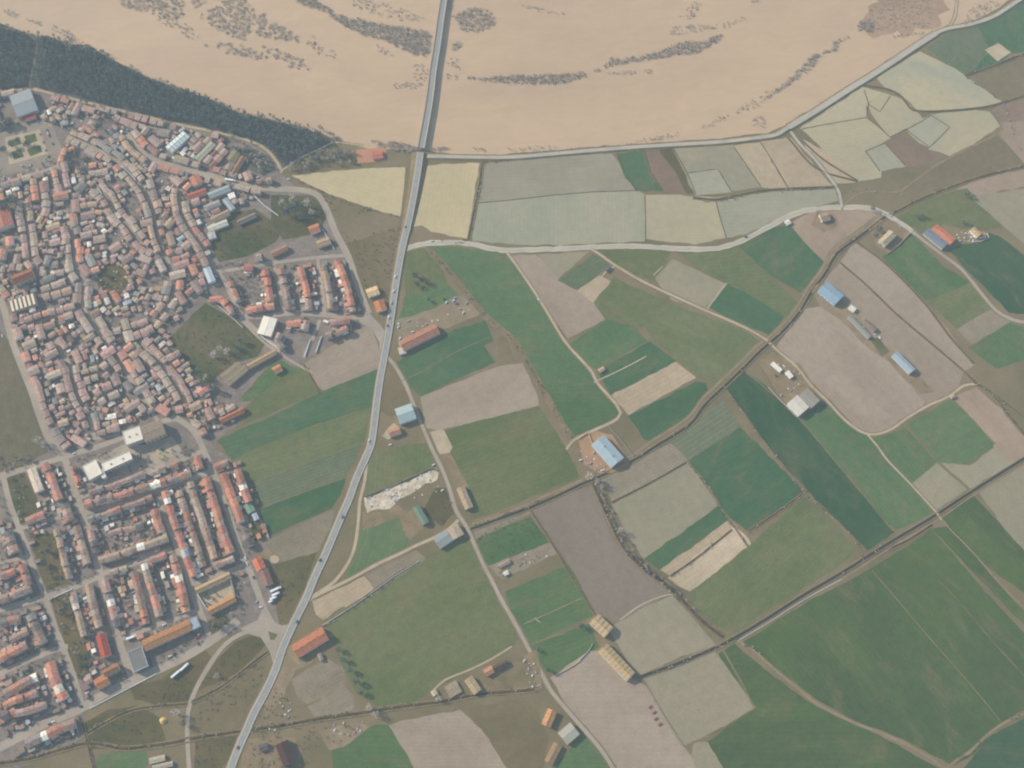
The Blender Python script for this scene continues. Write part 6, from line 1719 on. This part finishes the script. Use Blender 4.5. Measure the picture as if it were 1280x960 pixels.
lorry(221,842,42,"long white lorry beside the grass edge below the grey block",1.0,1.2)
lorry(231,834,46,"second white lorry beside the grass edge below the grey block",1.0,1.0)
lorry(165,797,22,"white lorry at the street end by the terraces",1.0,1.0)
lorry(288,226,-10,"long white lorry parked on the northern boulevard",1.0,1.25)
# farm machines left on the soil
def harrow(px, py, ang, colr, label):
    e = link("disc_harrow", None, loc=G(px, py, .08), rz=R(ang)); setp(e, label, "harrow", "farm machines left on the ploughed land")
    m = MB(); m.box(-2.6, 2.6, -.12, .12, .9, 1.1); m.box(-2.6, 2.6, 1.0, 1.24, .9, 1.1); m.box(-.12, .12, -.1, 3.4, 1.101, 1.28); m.box(-2.5, -2.3, -.4, 1.5, 1.101, 1.25); m.box(2.3, 2.5, -.4, 1.5, 1.101, 1.25)
    m.build("frame", [PM[colr]], e)
    for y in (-.1, 1.1):
        a = MB(); M_ = Matrix.Rotation(R(90), 4, 'Y')
        for k in range(9): a.cyl(-.42, y, -2.4 + k * .6, -2.34 + k * .6, .42, .42, 9, M=M_)
        a.build("disc_gang", [M_RUBBER], e)
    w = MB(); w.cyl(-.45, -1.0, -1.2, -.9, .45, .45, 9, M=Matrix.Rotation(R(90), 4, 'Y')); w.build("wheel", [M_RUBBER], e)
    w = MB(); w.cyl(-.45, -1.0, .9, 1.2, .45, .45, 9, M=Matrix.Rotation(R(90), 4, 'Y')); w.build("wheel", [M_RUBBER], e)
harrow(813,884,40,'red',"red harrow highest of the machines on the pale ploughed land")
harrow(818,891,30,'red',"dark red harrow second among the machines on the ploughed land")
harrow(820,899,35,'red',"orange red harrow third among the machines on the ploughed land")
harrow(825,906,30,'red',"lowest red harrow of the machines on the ploughed land")
# heaps, rubble, litter of pale dots in yards
b = MB(); V_ = []
for i in range(16):
    a = i / 16 * 6.283; V_.append((4.6 * math.cos(a) * (1 + .12 * math.sin(3*a)), 4.2 * math.sin(a), 0))
for i in range(16):
    a = i / 16 * 6.283; V_.append((2.2 * math.cos(a), 2.0 * math.sin(a) * (1 + .1 * math.cos(2*a)), 2.1))
V_.append((0, .1, 2.9)); b.add(V_, [(i, (i+1) % 16, 16 + (i+1) % 16, 16 + i) for i in range(16)] + [(16 + i, 16 + (i+1) % 16, 32) for i in range(16)])
o = b.build("sand_heap", [rough_mat("pale_sand", alb((206,186,140)), alb((190,170,128)), .3, .15)], loc=G(204, 901, 0.05)); setp(o, "round pale yellow heap on dark grass near the loop road", "heap")
b = MB()
for i in range(24):
    a = i / 24 * 6.283; M_ = Matrix.Translation((7 * math.cos(a), 6.2 * math.sin(a), 0)) @ Matrix.Rotation(a + math.pi/2, 4, 'Z')
    b.box(-.07, .07, -.07, .07, 0, 1.5, M=M_); b.box(-.9, .9, -.04, .04, .9, 1.0 + .002 * (i % 2), M=M_)
o = b.build("round_pen", [M_BARK], loc=G(343, 699, 0.1)); setp(o, "round fenced pen on the bare plot beside the orange roofed house", "pen")
sheet("pen_sand", [(343 + 6.2*math.cos(t/12*6.283), 699 + 5.4*math.sin(t/12*6.283)) for t in range(12)], M_DIRT, 0.22, 0.1)
pile = MB(); sr = random.Random(5)
RB = [[tuple(G(x, y).xy) for x, y in P(s)] for s in ("456,622 510,602 545,584 549,594 500,626 460,636", "490,640 530,624 556,612 545,606 500,628", "620,704 690,682 694,692 630,720", "497,405 560,385 590,382 596,396 505,430", "965,445 1000,455 1010,480 1000,496 975,480", "722,560 745,575 765,590 735,588", "345,880 372,870 378,900 345,915 325,912","655,830 672,818 676,856 664,860","1194,290 1225,292 1228,300 1200,304","410,905 455,900 460,912 420,922","1066,400 1100,418 1110,440 1084,425")]
for k, poly in enumerate(RB):
    xs = [p[0] for p in poly]; ys = [p[1] for p in poly]
    for _ in range(220 if k == 0 else 26):
        x, y = sr.uniform(min(xs), max(xs)), sr.uniform(min(ys), max(ys))
        if inside(poly, x, y):
            s = sr.uniform(.3, 1.3); g_ = sr.choice([.65, .55, .4, .3, .7]); M_ = Matrix.Translation((x, y, .1)) @ Matrix.Rotation(sr.uniform(0, 3), 4, 'Z')
            pile.box(-s, s, -s*.6, s*.6, 0, s*sr.uniform(.5, 1.1), 0, (g_, g_*.96, g_*.9), M_)
o = pile.build("rubble_and_crates", [M_WALL], tint=True); setp(o, "scattered pale rubble blocks, crates and junk in the yards", kind='stuff')
# ---------------------------------------------------------------- haze
hz = MB(); hz.box(-4600, 4600, -3600, 5600, -1.0, CAM_H + 12)
hm = bpy.data.materials.new("haze_air"); hm.use_nodes = True
hn = hm.node_tree; hn.nodes.clear()
ho = hn.nodes.new("ShaderNodeOutputMaterial"); pv = hn.nodes.new("ShaderNodeVolumePrincipled")
pv.inputs['Density'].default_value = HAZE_DENSITY
pv.inputs['Color'].default_value = (0.62, 0.80, 0.93, 1)
hn.links.new(pv.outputs[0], ho.inputs['Volume'])
h = hz.build("haze", [hm]); setp(h, kind='stuff')
